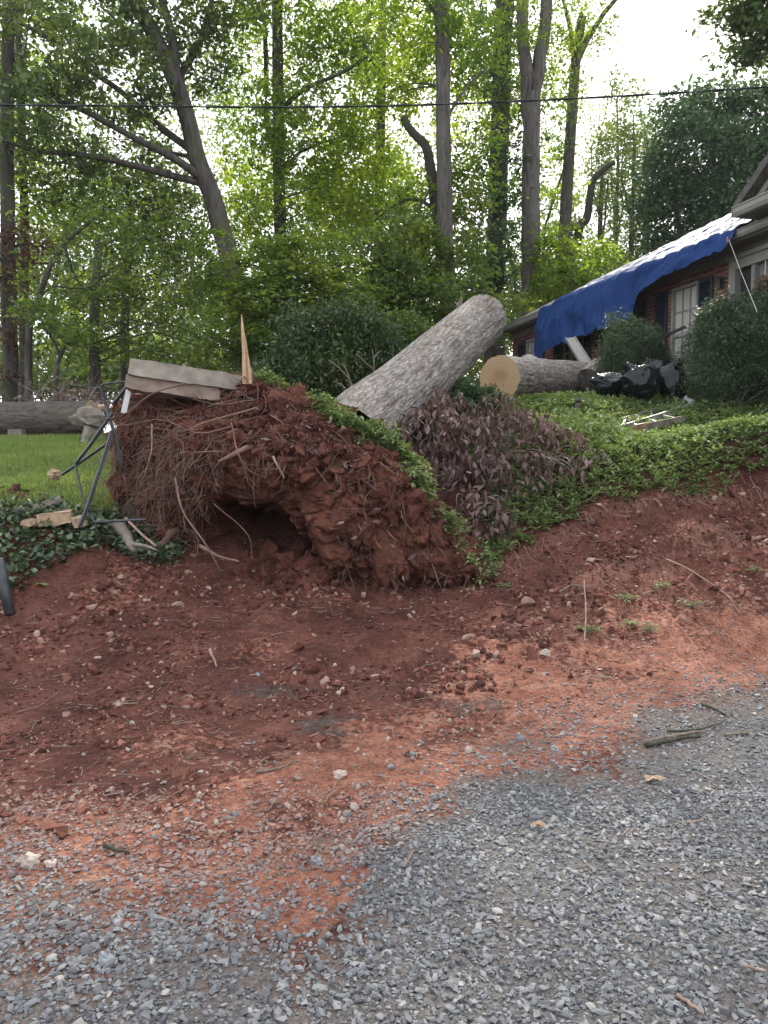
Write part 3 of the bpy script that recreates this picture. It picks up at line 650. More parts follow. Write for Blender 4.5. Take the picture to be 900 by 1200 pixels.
# trunk with furrowed bark
def log_mesh(p0, p1, r0, r1, nlen, ncirc, amp=.022, seed=3, bulge=(), lean=0.0, fr=(8, 1.5)):
    p0, p1 = np.array(p0), np.array(p1); ax = p1 - p0; L = np.linalg.norm(ax); ax /= L
    u = np.cross(ax, [0, 0, 1.]); u /= np.linalg.norm(u); v = np.cross(ax, u)
    t = np.linspace(0, 1, nlen); a = np.linspace(0, 2 * np.pi, ncirc, endpoint=False); T, A = np.meshgrid(t, a, indexing='ij')
    rr = r0 + (r1 - r0) * T
    c = np.stack([np.cos(A) * r0 * 1.15, np.sin(A) * r0 * 1.15, T * L * .2], -1).reshape(-1, 3)
    warp = .10 * np.stack([fbm(c, 2, 4, 60), fbm(c, 2, 4, 61), 0 * c[:, 0]], -1)
    n = fbm(c + warp * .5, 4, fr[0] * 1.7, seed, True).reshape(T.shape); lo = fbm(c, 2, 1.6, seed + 7).reshape(T.shape)
    for bt, ba, bs, bh in bulge:
        da = np.angle(np.exp(1j * (A - ba))); rr = rr + bh * np.exp(-((T - bt) * L / bs) ** 2 - (da * r0 / bs) ** 2)
    rr = rr * (1 + .05 * lo) + amp * n
    Vv = p0 + ax * (T * L)[..., None] + (u * np.cos(A)[..., None] + v * np.sin(A)[..., None]) * rr[..., None]
    i = np.arange(nlen - 1)[:, None] * ncirc; j = np.arange(ncirc)[None, :]; j2 = (j + 1) % ncirc
    Qq = np.stack([i + j, i + j2, i + ncirc + j2, i + ncirc + j], -1).reshape(-1, 4)
    b = MB(); b.add(Vv.reshape(-1, 3), Qq); b.a = {'furrow': np.clip(.5 + .75 * n.ravel(), 0, 1), 'bx': np.cos(A).ravel() * r0, 'by': np.sin(A).ravel() * r0, 'bz': (T * L).ravel()}
    return b, Vv, ax
def cap_obj(name, ring, ax, mat, parent, out=1, inset=.0):
    """sawn face: its own object with origin at the centre and local Z along the log"""
    c = ring.mean(0); z = Vector(ax) * out; M = z.to_track_quat('Z', 'Y').to_matrix(); Mi = np.array(M.transposed())
    loc = (ring - c) @ Mi.T; n = len(ring); rings = [loc * s for s in (1, .9, .6, .3)]
    for k, r in enumerate(rings): r[:, 2] = loc[:, 2] * (1 if k == 0 else .2) + .004 * k
    V = np.vstack(rings + [np.zeros((1, 3))]); b = MB(); j = np.arange(n); k1 = (j + 1) % n; fs = []
    for q in range(3): fs.append(np.stack([q * n + j, q * n + k1, (q + 1) * n + k1, (q + 1) * n + j], -1))
    b.add(V, np.vstack(fs), np.stack([3 * n + j, 3 * n + k1, np.full(n, 4 * n)], -1))
    o = b.obj(name, mat, smooth=True); o.rotation_euler = M.to_euler(); o.location = Vector(c); return keep(o, parent) if parent else o
T0 = np.array(P(432, 497, 9.2)); T1 = np.array(P(567, 373, 12.3)); dT = (T1 - T0); Tb = T0 - dT * .12
b, VT, axT = log_mesh(Tb, T1, .44, .365, 320, 190, .018, 3, bulge=((.12, 2.2, .5, .05), (.12, 4.6, .5, .05), (.55, 2.4, .14, .035), (.82, 3.6, .16, .04)))
trunk = keep(b.obj('trunk', M_LOGBARK, fallen, smooth=True), fallen)
e_ = VT[-1]; cap_obj('sawn_end', e_, axT, M_ENDGRAIN, fallen)
# torn stub and scars on the trunk
q = np.array(P(540, 362, 11.9)); b = MB()
for k in range(9): b.tube(wig(spline([q + rng.normal(0, .03, 3), q + rng.normal(0, .07, 3) + [0, -.03, .05]], 4), .01), [.03, .025, .015, .004], 5)
keep(b.obj('torn_stub', M_TWIG, smooth=True), fallen)
# roots over the face
front_ix = np.where((fr.ravel() > 0) & (cp_.ravel() > .12) & (cave(U, V_).ravel() < .25))[0]
upx = 450 + F * Vp[:, 0] / Vp[:, 1]; upy = 540 - F * (Vp[:, 2] - CAMZ) / Vp[:, 1]
front_ix = front_ix[~((upx[front_ix] > 248) & (upx[front_ix] < 392) & (upy[front_ix] > 545))]      # nothing hangs in front of the hollow
def root_path(p, d0, L, n, droop, curl):
    pts = [p]; d = d0 / np.linalg.norm(d0); c = rng.normal(0, 1, 3) * curl
    for k in range(n - 1):
        d = d + c * .25 + rng.normal(0, .22, 3) * curl + np.array([0, 0, -droop]); d /= np.linalg.norm(d); pts.append(pts[-1] + d * L / (n - 1))
    return np.array(pts)
rootmesh = []
rng = np.random.default_rng(11)
leftw = np.exp(-((upx[front_ix] - 190) / 90) ** 2) + .10; leftw /= leftw.sum()
for k in range(120):
    i = rng.choice(front_ix, p=leftw); p = Vp[i] - nf * .05
    side = rng.normal(0, .7); d0 = nf * rng.uniform(.15, .7) + eu * side + ev * rng.uniform(-.7, .35)
    L = rng.uniform(.18, .75); r = rng.uniform(.003, .009) * (1.7 if rng.random() < .12 else 1)
    pts = root_path(p, d0, L, 8, rng.uniform(.05, .22), .8)
    b = MB(); b.tube(pts, np.linspace(r, r * .3, 8), 4, False); keep(b.obj('root', M_ROOT if rng.random() < .78 else M_PALEROOT, fallen, smooth=True), fallen)
for k in range(12):                                            # thick snapped roots
    i = rng.choice(front_ix); p = Vp[i] - nf * .12; d0 = nf * rng.uniform(.5, 1) + eu * rng.normal(0, .6) + ev * rng.normal(-.1, .5); n_ = 7; r = rng.uniform(.02, .045)
    b = MB(); b.tube(root_path(p, d0, rng.uniform(.22, .5), n_, .08, .35), r * np.array([1.2, 1, .9, .8, .72, .6, .35]), 7, True, .08); keep(b.obj('root', M_ROOT, fallen), fallen)
def px_root(pl, r0, r1, mat=M_PALEROOT, n=12):
    b = MB(); b.tube(wig(spline([P(*q) for q in pl], n), .006), np.linspace(r0, r1, n), 5, False); return keep(b.obj('root', mat, fallen, smooth=True), fallen)
px_root([(270, 500, 7.1), (232, 508, 7.0), (190, 492, 7.1), (150, 498, 7.3), (131, 497, 7.5)], .008, .003, M_ROOT)
px_root([(300, 478, 7.2), (240, 497, 7.0), (215, 508, 6.98), (170, 500, 7.1)], .009, .003, M_ROOT)
px_root([(271, 495, 7.15), (278, 530, 7.0), (292, 552, 7.0), (312, 560, 7.05)], .007, .003, M_ROOT)
px_root([(215, 450, 7.4), (180, 462, 7.3), (150, 485, 7.4), (118, 492, 7.6)], .010, .003, M_ROOT)
px_root([(178, 497, 7.2), (176, 530, 7.1), (168, 560, 7.15)], .009, .003)
px_root([(205, 560, 7.1), (215, 600, 7.0), (240, 635, 6.95), (258, 668, 6.9)], .012, .004, M_ROOT)
px_root([(235, 640, 7.2), (255, 652, 7.0), (280, 658, 6.95)], .022, .010, M_ROOT)
px_root([(250, 590, 7.1), (290, 625, 7.0), (296, 655, 6.95)], .005, .002, M_ROOT)
px_root([(320, 535, 7.0), (327, 548, 6.92), (333, 560, 6.95)], .012, .006)
# fibrous roots: nobody could count them
b = MB()
w2 = np.exp(-((upx[front_ix] - 175) / 75) ** 2) + .10; w2 /= w2.sum()
for i in rng.choice(front_ix, 3300, p=w2):
    L = rng.uniform(.08, .44); d0 = nf * rng.uniform(.1, .8) + eu * rng.normal(0, .8) + np.array([0, 0, rng.uniform(-1, .2)])
    b.tube(root_path(Vp[i] - nf * .02, d0, L, 6, .22, 1.0), np.linspace(.0035, .001, 6) * rng.uniform(.6, 1.5), 3, False, mi=int(rng.random() < .3))
o = b.obj('fibrous_roots', [M_ROOT, M_PALEROOT], fallen); keep(o, fallen); o['kind'] = 'stuff'
# shards of clay and torn bark stuck in the face
b = MB()
for i in rng.choice(front_ix, 900):
    s = rng.lognormal(math.log(.028), .55); v = IV * (1 + rng.uniform(-.35, .35, (12, 1))) * np.array([1.3, .8, .5]) * s
    v = v @ rand_rot(1)[0].T + Vp[i] + nf * s * .1; b.add(v, IF)
o = b.obj('clay_lumps', M_CLOD, fallen); keep(o, fallen); o['kind'] = 'stuff'
b = MB()
for i in rng.choice(front_ix[(upx[front_ix] > 285) & (Vp[front_ix, 2] > 1.2) | (upx[front_ix] > 370)], 420):
    leaves(b, Vp[i][None] + nf * .03, .075, .9, .38, .5)
o = b.obj('dead_leaves', M_DEADLEAF, fallen); keep(o, fallen); o['kind'] = 'stuff'

# ------------------------------------------------------------------ slab, splintered post, bent railing
def rough_box(nm, M, dims, mat, seed, nx_=24, ny_=6, nz_=6, amp=.008, parent=None):
    """box with uneven faces and chipped edges"""
    b = MB(); lx, ly, lz = dims
    def face(a, b_, fx):
        A, B = np.meshgrid(np.linspace(-.5, .5, a), np.linspace(-.5, .5, b_), indexing='ij'); v = fx(A.ravel(), B.ravel())
        v = v * np.array(dims); ed = (np.abs(v / np.array(dims)) > .49).sum(1) >= 2
        v = v + .0
        v += amp * np.stack([fbm(v, 3, 9, seed), fbm(v, 3, 9, seed + 3), fbm(v, 3, 9, seed + 6)], -1) * (1 + 1.2 * ed[:, None])
        i = np.arange(a - 1)[:, None] * b_; j = np.arange(b_ - 1)[None, :]
        b.add(np.array([M @ Vector(q) for q in v]), np.stack([i + j, i + j + 1, i + b_ + j + 1, i + b_ + j], -1).reshape(-1, 4))
    h = lambda x: np.full_like(x, .5)
    face(nx_, nz_, lambda a, c: np.stack([a, -h(a), c], -1)); face(nx_, nz_, lambda a, c: np.stack([-a, h(a), c], -1))
    face(nx_, ny_, lambda a, c: np.stack([a, c, h(a)], -1)); face(nx_, ny_, lambda a, c: np.stack([-a, c, -h(a)], -1))
    face(ny_, nz_, lambda a, c: np.stack([h(a), a, c], -1)); face(ny_, nz_, lambda a, c: np.stack([-h(a), -a, c], -1))
    return b.obj(nm, mat, parent)
slab = empty('concrete_slab', P(215, 445, 7.75), 'broken grey concrete slab lifted on top of the root plate', 'concrete slab')
pa, pb = P(151, 429, 7.45), P(283, 449, 7.7)
def frame_x(a, b_, roll=0.0):
    x = (b_ - a).normalized(); y = Vector((0, 0, 1)).cross(x).normalized(); z = x.cross(y)
    M = Matrix((x, y, z)).transposed().to_4x4(); M.translation = (a + b_) / 2; return M
Lc = (pb - pa).length; M0 = frame_x(pa, pb)
keep(rough_box('top_course', M0 @ Matrix.Translation((0, .2, 0)), (Lc, .42, .155), M_CONC, 3, 40, 12, 8, .006), slab)
keep(rough_box('lower_course', M0 @ Matrix.Translation((-.11, .235, -.145)), (Lc * .82, .40, .13), M_CONC2, 9, 40, 12, 8, .012), slab)
pst = empty('splintered_post', P(288, 446, 7.45), 'splintered pale wooden stake sticking up beside the concrete slab', 'wooden stake')
b = MB()
for (q, r_) in (([(287, 450, 7.5), (286, 415, 7.5), (284, 385, 7.5), (283, 368, 7.5)], [.026, .023, .014, .003]), ([(291, 450, 7.52), (290, 425, 7.52), (287, 398, 7.52), (284.5, 382, 7.5)], [.022, .019, .012, .003]), ([(293, 450, 7.5), (292.5, 436, 7.5), (291, 421, 7.5), (290, 412, 7.5)], [.02, .017, .009, .002])):
    b.tube([P(*w_) for w_ in q], r_, 5, True, .12)
keep(b.obj('stake_wood', M_SPLIT, pst), pst)
b = MB(); b.tube(spline([P(294, 452, 7.55), P(293.5, 436, 7.55), P(291, 424, 7.55)], 5), [.03, .026, .02, .012, .003], 5, True, .1); keep(b.obj('stake_bark', M_GREYWOOD, pst), pst)

rail = empty('bent_railing', P(112, 615, 7.7), 'twisted dark iron handrail left of the root plate', 'handrail')
def bar(pl, wd, ht, name='bar', mat=M_IRON):
    b = MB(); b.tube(spline([P(*q) for q in pl], 3 * len(pl) + 2), wd / 2, 4, True); o = b.obj(name, mat, rail); keep(o, rail)
bar([(119, 454, 7.7), (124, 475, 7.7), (131, 498, 7.6), (137, 520, 7.6), (142, 544, 7.6)], .034, .034, 'post')
bar([(131, 484, 7.6), (120, 500, 7.55), (106, 521, 7.55), (89, 543, 7.6)], .04, .04, 'top_rail')
bar([(73, 556, 8.1), (98, 539, 7.9), (124, 521, 7.7)], .036, .036, 'lower_rail')
bar([(131, 505, 7.6), (123, 532, 7.5), (113, 562, 7.4), (104, 590, 7.35), (93, 618, 7.3)], .044, .04, 'post')
bar([(88, 543, 7.55), (94, 570, 7.45), (101, 592, 7.4), (111, 612, 7.3)], .022, .02, 'baluster')
bar([(111, 612, 7.3), (140, 610.5, 7.25), (171, 609, 7.2)], .026, .03, 'baluster')
bar([(133, 506, 7.7), (138, 525, 7.7), (142, 546, 7.7)], .03, .03, 'baluster')
bar([(117.5, 453, 7.7), (123, 450, 7.7), (150, 447, 7.7)], .018, .02, 'baluster')
bar([(133, 473, 7.85), (150, 452, 7.85)], .045, .03, 'lower_rail')
b = MB(); b.beam(P(145, 484, 7.75), P(151, 457, 7.75), .055, .012, (0, 1, 0)); tag(b.obj('white_board', M_WHITE), 'thin white painted strip leaning against the concrete slab end', 'board')

# ------------------------------------------------------------------ logs
def simple_log(name, label, p0, p1, r0, r1, cat, seed, near_cap=True, nl=120, nc=96, bulge=(), amp=.016, bark=None, group=None, capm=None):
    p0, p1 = Vector(p0), Vector(p1); e = empty(name, ((p0 + p1) / 2) - Vector((0, 0, r0)), label, cat, group)
    b, VV, ax = log_mesh(p0, p1, r0, r1, nl, nc, amp, seed, bulge)
    keep(b.obj('bark', bark or M_LOGBARK, e, smooth=True), e)
    cap_obj('cut_face', VV[0], ax, capm or M_ENDGRAIN, e, -1); cap_obj('cut_face', VV[-1], ax, capm or M_ENDGRAIN, e, 1)
    return e
simple_log('cut_log', 'thick cut log with pale sawn end lying below the blue tarp', P(585, 443, 13.0), P(690, 446, 16.0), .375, .345, 'log', 21, bulge=((.33, 4.4, .14, .10),))
simple_log('log_chunk', 'short grey log chunk behind the right end of the cut log', P(690, 446, 14.6), P(704, 432, 15.0), .24, .22, 'log', 33, nl=40, nc=64, capm=M_GREYBARK)
b = MB(); b.tube(spline([P(668, 488, 11.6), P(677, 478, 11.6), P(678, 466, 11.6)], 8), [.05, .055, .06, .065, .06, .06, .055, .05], 8, True, .06); tag(b.obj('branch_stub', M_GREYBARK, smooth=True), 'curved grey branch stub standing in the green ground cover', 'branch')
simple_log('felled_log', 'long grey felled log lying along the back of the lawn', P(-120, 496, 15.2), P(108, 490, 14.9), .36, .34, 'log', 45, nl=160, bark=M_OLDLOG)
# supports and broken chunk at the end of the felled log
b = MB(); b.box((-.13, -.09, -.14), (.13, .09, .16)); o = tag(b.obj('support_block', M_GREYWOOD, at=P(20, 513, 14.5)), 'grey block of wood propping up the felled log', 'wood block')
def rock(name, loc, size, mat, seed, label, cat, group=None, jag=.3, sub=2, flat=.7):
    b = MB(); n_t = 22
    a = np.linspace(0, np.pi, 14)[1:-1]; c = np.linspace(0, 2 * np.pi, n_t, endpoint=False); A, C = np.meshgrid(a, c, indexing='ij')
    v = np.stack([np.sin(A) * np.cos(C), np.sin(A) * np.sin(C), np.cos(A)], -1).reshape(-1, 3)
    q = np.round(v * 1.35 + vn(v * 2, seed)[:, None] * .5) / 1.35
    v = v * .45 + q * .55
    v = v * (1 + jag * fbm(v, 3, 1.3, seed))[:, None] * np.array(size)
    i = np.arange(len(a) - 1)[:, None] * n_t; j = np.arange(n_t)[None, :]; j_ = (j + 1) % n_t
    top, bot = v[:n_t].mean(0) + [0, 0, size[2] * .08], v[-n_t:].mean(0); n0 = len(v); l = (len(a) - 1) * n_t; k = np.arange(n_t); k_ = (k + 1) % n_t
    b.add(np.vstack([v, top, bot]), np.stack([i + j, i + n_t + j, i + n_t + j_, i + j_], -1).reshape(-1, 4), np.stack([k, k_, np.full(n_t, n0)], -1), np.stack([l + k_, l + k, np.full(n_t, n0 + 1)], -1))
    o = b.obj(name, mat, at=loc); o.rotation_euler = (0, 0, seed * 1.3)
    return tag(o, label, cat, group)
rock('rotten_stump', P(107, 490, 13.2), (.26, .24, .22), M_GREYWOOD, 5, 'broken grey chunk of rotten wood at the end of the felled log', 'wood chunk', jag=.3)
b = MB(); b.tube([P(104, 503, 12.8), P(97, 520, 12.6)], [.09, .05], 6, True, .1); tag(b.obj('split_piece', M_GREYWOOD), 'brown split piece of wood leaning under the rotten chunk', 'wood chunk')
rock('orange_chip', P(121, 477, 12.5), (.11, .06, .05), M_SPLIT, 6, 'small orange chip of wood on top of the brush pile', 'wood chip')
rock('pinkish_rock', P(64, 556, 8.7), (.075, .06, .055), M_CHUNK, 8, 'pinkish lump of wood on the lawn beside the bent handrail', 'wood chunk')
def chunk(loc, size, rz, label, seed):
    M = Matrix.Translation(loc) @ Matrix.Rotation(rz, 4, 'Z') @ Matrix.Rotation(R(-8), 4, 'Y'); return tag(rough_box('wood_chunk', M, size, M_CHUNK, seed, 18, 8, 8, .014), label, 'wood chunk')
chunk(P(66, 607, 7.55), (.30, .16, .12), R(12), 'long pale cut chunk of wood on the ivy edge', 4)
chunk(P(36, 613, 7.45), (.13, .10, .07), R(-20), 'small orange chunk left of the long pale wood chunk', 7)
chunk(P(92, 611, 7.5), (.11, .10, .09), R(40), 'dark ended chunk right of the long pale wood chunk', 12)
b = MB(); b.tube(wig(spline([P(-60, 609, 7.72), P(0, 604, 7.75), P(30, 599, 7.8), P(72, 586, 7.95)], 14), .012), np.linspace(.065, .05, 14), 8, True, .06); tag(b.obj('edging_timber', M_GREYWOOD, smooth=True), 'long grey weathered edging timber along the front of the lawn', 'timber')
b = MB(); b.tube([P(12, 720, 6.35), P(-2, 655, 6.5)], [.045, .045], 10); tag(b.obj('metal_post', M_IRON, smooth=True), 'leaning dark grey metal post at the left end of the ivy', 'post')
b = MB(); b.tube(wig(spline([P(138, 614, 7.4), P(150, 628, 7.2), P(158, 644, 7.0)], 8), .01), np.linspace(.06, .035, 8), 7, True, .1); b.tube(spline([P(156, 638, 7.0), P(172, 640, 6.9), P(184, 645, 6.85)], 6), np.linspace(.025, .008, 6), 5)
tag(b.obj('broken_root', M_GREYWOOD, smooth=True), 'thick grey broken root lying under the bent handrail', 'root')
b = MB(); b.tube(spline([P(147, 607, 7.3), P(166, 626, 7.0), P(183, 640, 6.9)], 8), .012, 5); tag(b.obj('stick', M_PALEROOT), 'pale stick slanting beside the thick broken root', 'stick')
# brush pile behind the left log
e = empty('brush_pile', P(95, 480, 15.6), 'pile of dead brown brush behind the felled log', 'brush pile'); b = MB(); c0 = np.array(P(95, 476, 15.6))
for k in range(220):
    p = c0 + rng.normal(0, 1, 3) * [.55, .3, .18]; b.tube(root_path(p, rng.normal(0, 1, 3) * [1, .6, .5], rng.uniform(.3, .9), 5, 0, .4), np.linspace(.012, .004, 5), 3, False)
keep(b.obj('twigs', M_TWIG, e), e); b = MB(); leaves(b, c0 + rng.normal(0, 1, (900, 3)) * [.6, .35, .18], .09, .8, .5); keep(b.obj('dead_leaves', M_DEADLEAF, e), e)

# ------------------------------------------------------------------ house
rng = np.random.default_rng(21)
HA = Vector((3.29, 21.5, 2.6)); hu = Vector((.258, -.966, 0)).normalized(); hn = Vector((.966, .258, 0)).normalized()
HRZ = math.atan2(hu.y, hu.x); EAVE = 2.72; WY = .34            # local x runs towards the camera, local y to the back of the house
house = empty('brick_house', HA, 'long low red brick house with navy shutters and a blue tarp over its roof', 'house', rz=HRZ)
def hx(px, y=WY):
    """local x at which the plane y meets pixel column px"""
    t = (px - 450) / F; o = HA + hn * y
    return (t * o.y - o.x) / (hu.x - t * hu.y)
def hpt(x, y, z): return HA + hu * x + hn * y + Vector((0, 0, z))
def hz_at(px, py, y=WY):
    x = hx(px, y); d = hpt(x, y, 0).y; return P(px, py, d).z - HA.z
HL = 17.0; WT = EAVE - .18
def hobj(b, name, mat, parent=house, smooth=False): return b.obj(name, mat, parent, smooth)
# openings: (kind, px0, px1, z0, z1)
OPEN = [('shutter', 606.7, 614.7, .95, 2.2), ('window', 615.5, 629, .95, 2.2), ('shutter', 630, 637, .95, 2.2), ('shutter', 648, 658, .95, 2.2), ('window', 658.5, 682, .95, 2.2), ('shutter', 682.5, 690.5, .95, 2.2),
        ('shutter', 702, 713, .8, 2.2), ('window', 713.5, 738.5, .8, 2.2), ('shutter', 739, 753.5, .8, 2.2), ('shutter', 764.5, 778.5, .45, 2.22), ('window', 783, 813.5, .45, 2.22), ('shutter', 814.5, 831, .45, 2.22), ('door', 850, 925, .25, 2.33)]
op = [(k, hx(a), hx(b_), z0, z1) for k, a, b_, z0, z1 in OPEN]
x_left = hx(599.5)
wallcuts = [(k, a, b_, z0, z1) for k, a, b_, z0, z1 in op if k != 'shutter']
b = MB(); xs = x_left
for k, a, b_, z0, z1 in wallcuts:                               # wall core, with real openings
    b.box((xs, WY, -.6), (a, WY + .2, WT)); b.box((a, WY + .001, -.6), (b_, WY + .199, z0)); b.box((a, WY + .001, z1), (b_, WY + .199, WT)); xs = b_
b.box((xs, WY, -.6), (HL, WY + .2, WT)); b.box((x_left, WY + .2, -.6), (x_left + .2, 9.3, WT)); b.box((x_left + .2, 9.1, -.6), (HL, 9.3, WT)); b.box((HL, WY, -.6), (HL + .2, 9.3, WT))
wall = hobj(b, 'wall', M_MORTAR)
# bricks: single ones on the piers that show, the rest joined
def brick_mesh(L):
    b = MB(); b.box((-L / 2, -.012, -.029), (L / 2, .03, .029)); return b.mesh('brick', M_BRICK)
BM = {L: brick_mesh(L) for L in (.195, .093)}
rest = MB(); nb = 0; rows = int((WT + .3) / .075)
show = [(hx(832), hx(849.5)), (hx(754), hx(764)), (hx(778.8), hx(782.6)), (hx(691), hx(701.6)), (hx(599.5), hx(606.5)), (hx(640), hx(648))]
def blocked(x0, x1, z):
    return any(a - .005 < x1 and b_ + .005 > x0 and z0 - .03 < z < z1 + .03 for k, a, b_, z0, z1 in op)
for r_ in range(rows):
    z = -.3 + r_ * .075; x = x_left + (.1 if r_ % 2 else 0)
    edges = [x_left] + [q for k, a, b_, z0, z1 in op for q in (a, b_) if z0 - .03 < z < z1 + .03] + [HL]
    cur = x_left; segs = []; 
    for k, a, b_, z0, z1 in sorted(op, key=lambda q: q[1]):
        if z0 - .03 < z < z1 + .03:
            if a - cur > .06: segs.append((cur, a))
            cur = max(cur, b_)
    segs.append((cur, HL))
    for s0, s1 in segs:
        x = s0; first = r_ % 2 == 1
        while x < s1 - .05:
            L = .093 if first else .195
            first = False
            if x + L > s1: L = .093 if s1 - x < .15 else s1 - x - .004
            if L < .05: break
            xm = x + L / 2
            if xm > hx(930): break
            if nb < 290 and any(a - .02 < xm < b_ + .02 for a, b_ in show) and z > .6 and abs(L - round(L, 3)) < 1e-6 and L in BM:
                o = bpy.data.objects.new('brick', BM[L]); COL.objects.link(o); o.parent = wall; o.location = (xm, WY, z); nb += 1
            else: rest.box((x, WY - .012, z - .029), (x + L, WY + .03, z + .029))
            x += L + .010
o = hobj(rest, 'bricks', M_BRICK, wall); o['kind'] = 'stuff'
# roof, eaves, gutter
PIT = .5; RID = 4.75
b = MB(); V = []
for sg in (0, 1):
    y0, y1 = (0, RID) if not sg else (2 * RID, RID)
    q = [(-.05, y0, EAVE), (HL + .3, y0, EAVE), (HL + .3, y1, EAVE + PIT * RID), (-.05, y1, EAVE + PIT * RID)]
    if sg: q = q[::-1]
    v = q + [(a, c, z - .06) for a, c, z in q]
    b.add(v, [[0, 1, 2, 3], [7, 6, 5, 4], [0, 4, 5, 1], [1, 5, 6, 2], [2, 6, 7, 3], [3, 7, 4, 0]])
roof = hobj(b, 'roof', M_SHING)
b = MB(); b.box((-.04, .03, EAVE - .2), (HL + .2, WY + .02, EAVE - .165)); hobj(b, 'soffit', M_SOFFIT)
b = MB(); b.box((-.045, 0.0, EAVE - .21), (HL + .2, .028, EAVE - .062)); hobj(b, 'fascia', M_TRIM)
b = MB(); prof = [(0, 0), (-.09, 0), (-.115, .045), (-.115, .1), (-.13, .105), (-.13, .12), (-.105, .12), (-.10, .06), (-.08, .02), (0, .02)]
q0 = [(-.06, -.002 + y, EAVE - .19 + z) for y, z in prof]; q1 = [(HL + .2, y, z) for _, y, z in q0]; n = len(prof)
b.add(q0 + q1, [[i, (i + 1) % n, n + (i + 1) % n, n + i] for i in range(n)]); b.box((-.064, -.13, EAVE - .19), (-.06, -.002, EAVE - .07)); hobj(b, 'gutter', M_GUTTER)
b = MB(); b.box((x_left, WY - .045, WT - .19), (HL, WY - .014, WT + .02)); b.box((x_left, WY - .075, WT - .04), (HL, WY - .046, WT + .02)); hobj(b, 'frieze_board', M_SOFFIT)
# gable end
b = MB(); b.add([(x_left, WY, WT), (x_left, 9.3, WT), (x_left, RID, EAVE + PIT * RID - .1), (x_left + .15, WY, WT), (x_left + .15, 9.3, WT), (x_left + .15, RID, EAVE + PIT * RID - .1)], [[0, 2, 1], [3, 4, 5]], [[0, 3, 5, 2], [1, 2, 5, 4], [0, 1, 4, 3]]); hobj(b, 'gable', M_SIDING)
def window(x0, x1, z0, z1, cols, rws, pane_m):
    f = MB(); fr_ = .055; y0, y1 = WY - .03, WY + .09
    f.box((x0, y0, z0), (x0 + fr_, y1, z1)); f.box((x1 - fr_, y0, z0), (x1, y1, z1)); f.box((x0 + fr_, y0, z1 - fr_), (x1 - fr_, y1, z1)); f.box((x0 + fr_, y0 - .03, z0), (x1 - fr_, y1, z0 + fr_))
    zm = (z0 + z1) / 2; f.box((x0 + fr_, y0 + .03, zm - .03), (x1 - fr_, y1 - .01, zm + .03))
    wobj = hobj(f, 'window', M_TRIM)
    m = MB(); iw = (x1 - x0 - 2 * fr_) / cols
    for i in range(1, cols): m.box((x0 + fr_ + i * iw - .011, y0 + .04, z0 + fr_), (x0 + fr_ + i * iw + .011, y0 + .06, zm - .03)); m.box((x0 + fr_ + i * iw - .011, y0 + .04, zm + .03), (x0 + fr_ + i * iw + .011, y0 + .06, z1 - fr_))
    for lo, hi in ((z0 + fr_, zm - .03), (zm + .03, z1 - fr_)):
        for j in range(1, rws): zz = lo + (hi - lo) * j / rws; m.box((x0 + fr_, y0 + .042, zz - .011), (x1 - fr_, y0 + .062, zz + .011))
    m.obj('muntin', M_TRIM, wobj)
    g = MB()
    for lo, hi in ((z0 + fr_, zm - .03), (zm + .03, z1 - fr_)):
        p = MB(); p.box((x0 + fr_, y0 + .064, lo), (x1 - fr_, y0 + .07, hi)); p.obj('pane', pane_m, wobj)
    c = MB(); c.box((x0 - .01, WY + .12, z0), (x1 + .01, WY + .125, z1)); 
def shutter(x0, x1, z0, z1):
    s = MB(); y0 = WY - .052; y1 = WY - .014; e = min(.05, (x1 - x0) * .18)
    s.box((x0, y0, z0), (x0 + e, y1, z1)); s.box((x1 - e, y0, z0), (x1, y1, z1))
    for zz in (z0, (z0 + z1) / 2 - .03, z1 - .07): s.box((x0 + e, y0, zz), (x1 - e, y1, zz + .07))
    zz = z0 + .08
    while zz < z1 - .09:
        s.add([(x0 + e, y0 + .004, zz), (x1 - e, y0 + .004, zz), (x1 - e, y1 - .004, zz + .034), (x0 + e, y1 - .004, zz + .034)], [[0, 1, 2, 3]]); zz += .036
    s.box((x0 + e, y1 - .003, z0), (x1 - e, y1, z1)); hobj(s, 'shutter', M_SHUT)
for k, a, b_, z0, z1 in op:
    if k == 'shutter': shutter(a + .008, b_ - .008, z0, z1)
    elif k == 'window': window(a, b_, z0, z1, 3, 2, M_CURTAIN if a > hx(770) or a < hx(640) else M_GLASS)
da, db = hx(850), hx(925)
f = MB(); f.box((da, WY - .06, .2), (da + .16, WY + .12, 2.33)); f.box((da + .16, WY - .06, 2.17), (db, WY + .12, 2.33)); f.box((da + .50, WY - .03, .2), (da + .58, WY + .12, 2.17)); f.box((da - .03, WY - .10, 2.33), (db, WY - .015, 2.40))
dfr = hobj(f, 'door_frame', M_TRIM)
p = MB(); p.box((da + .17, WY + .05, .3), (da + .49, WY + .06, 2.16)); p.obj('sidelight', M_GLASS, dfr)
p = MB(); p.box((da + .585, WY + .05, .22), (da + 1.5, WY + .10, 2.165))
for zz0, zz1 in ((.35, 1.0), (1.15, 2.0)):
    for s0 in (.68, 1.09): p.box((da + s0, WY + .043, zz0), (da + s0 + .31, WY + .049, zz1))
door = hobj(p, 'door', M_DOOR)
p = MB(); p.box((da + .63, WY + .0, 1.18), (da + .67, WY + .049, 1.22)); p.obj('handle', M_ALU, door)
# wall lamp by the door
p = MB(); lx = hx(841); p.box((lx - .04, WY - .03, 2.0), (lx + .04, WY - .014, 2.14)); p.box((lx - .035, WY - .10, 1.94), (lx + .035, WY - .033, 2.10)); p.box((lx - .045, WY - .11, 2.102), (lx + .045, WY - .031, 2.12)); hobj(p, 'wall_lamp', M_IRON)
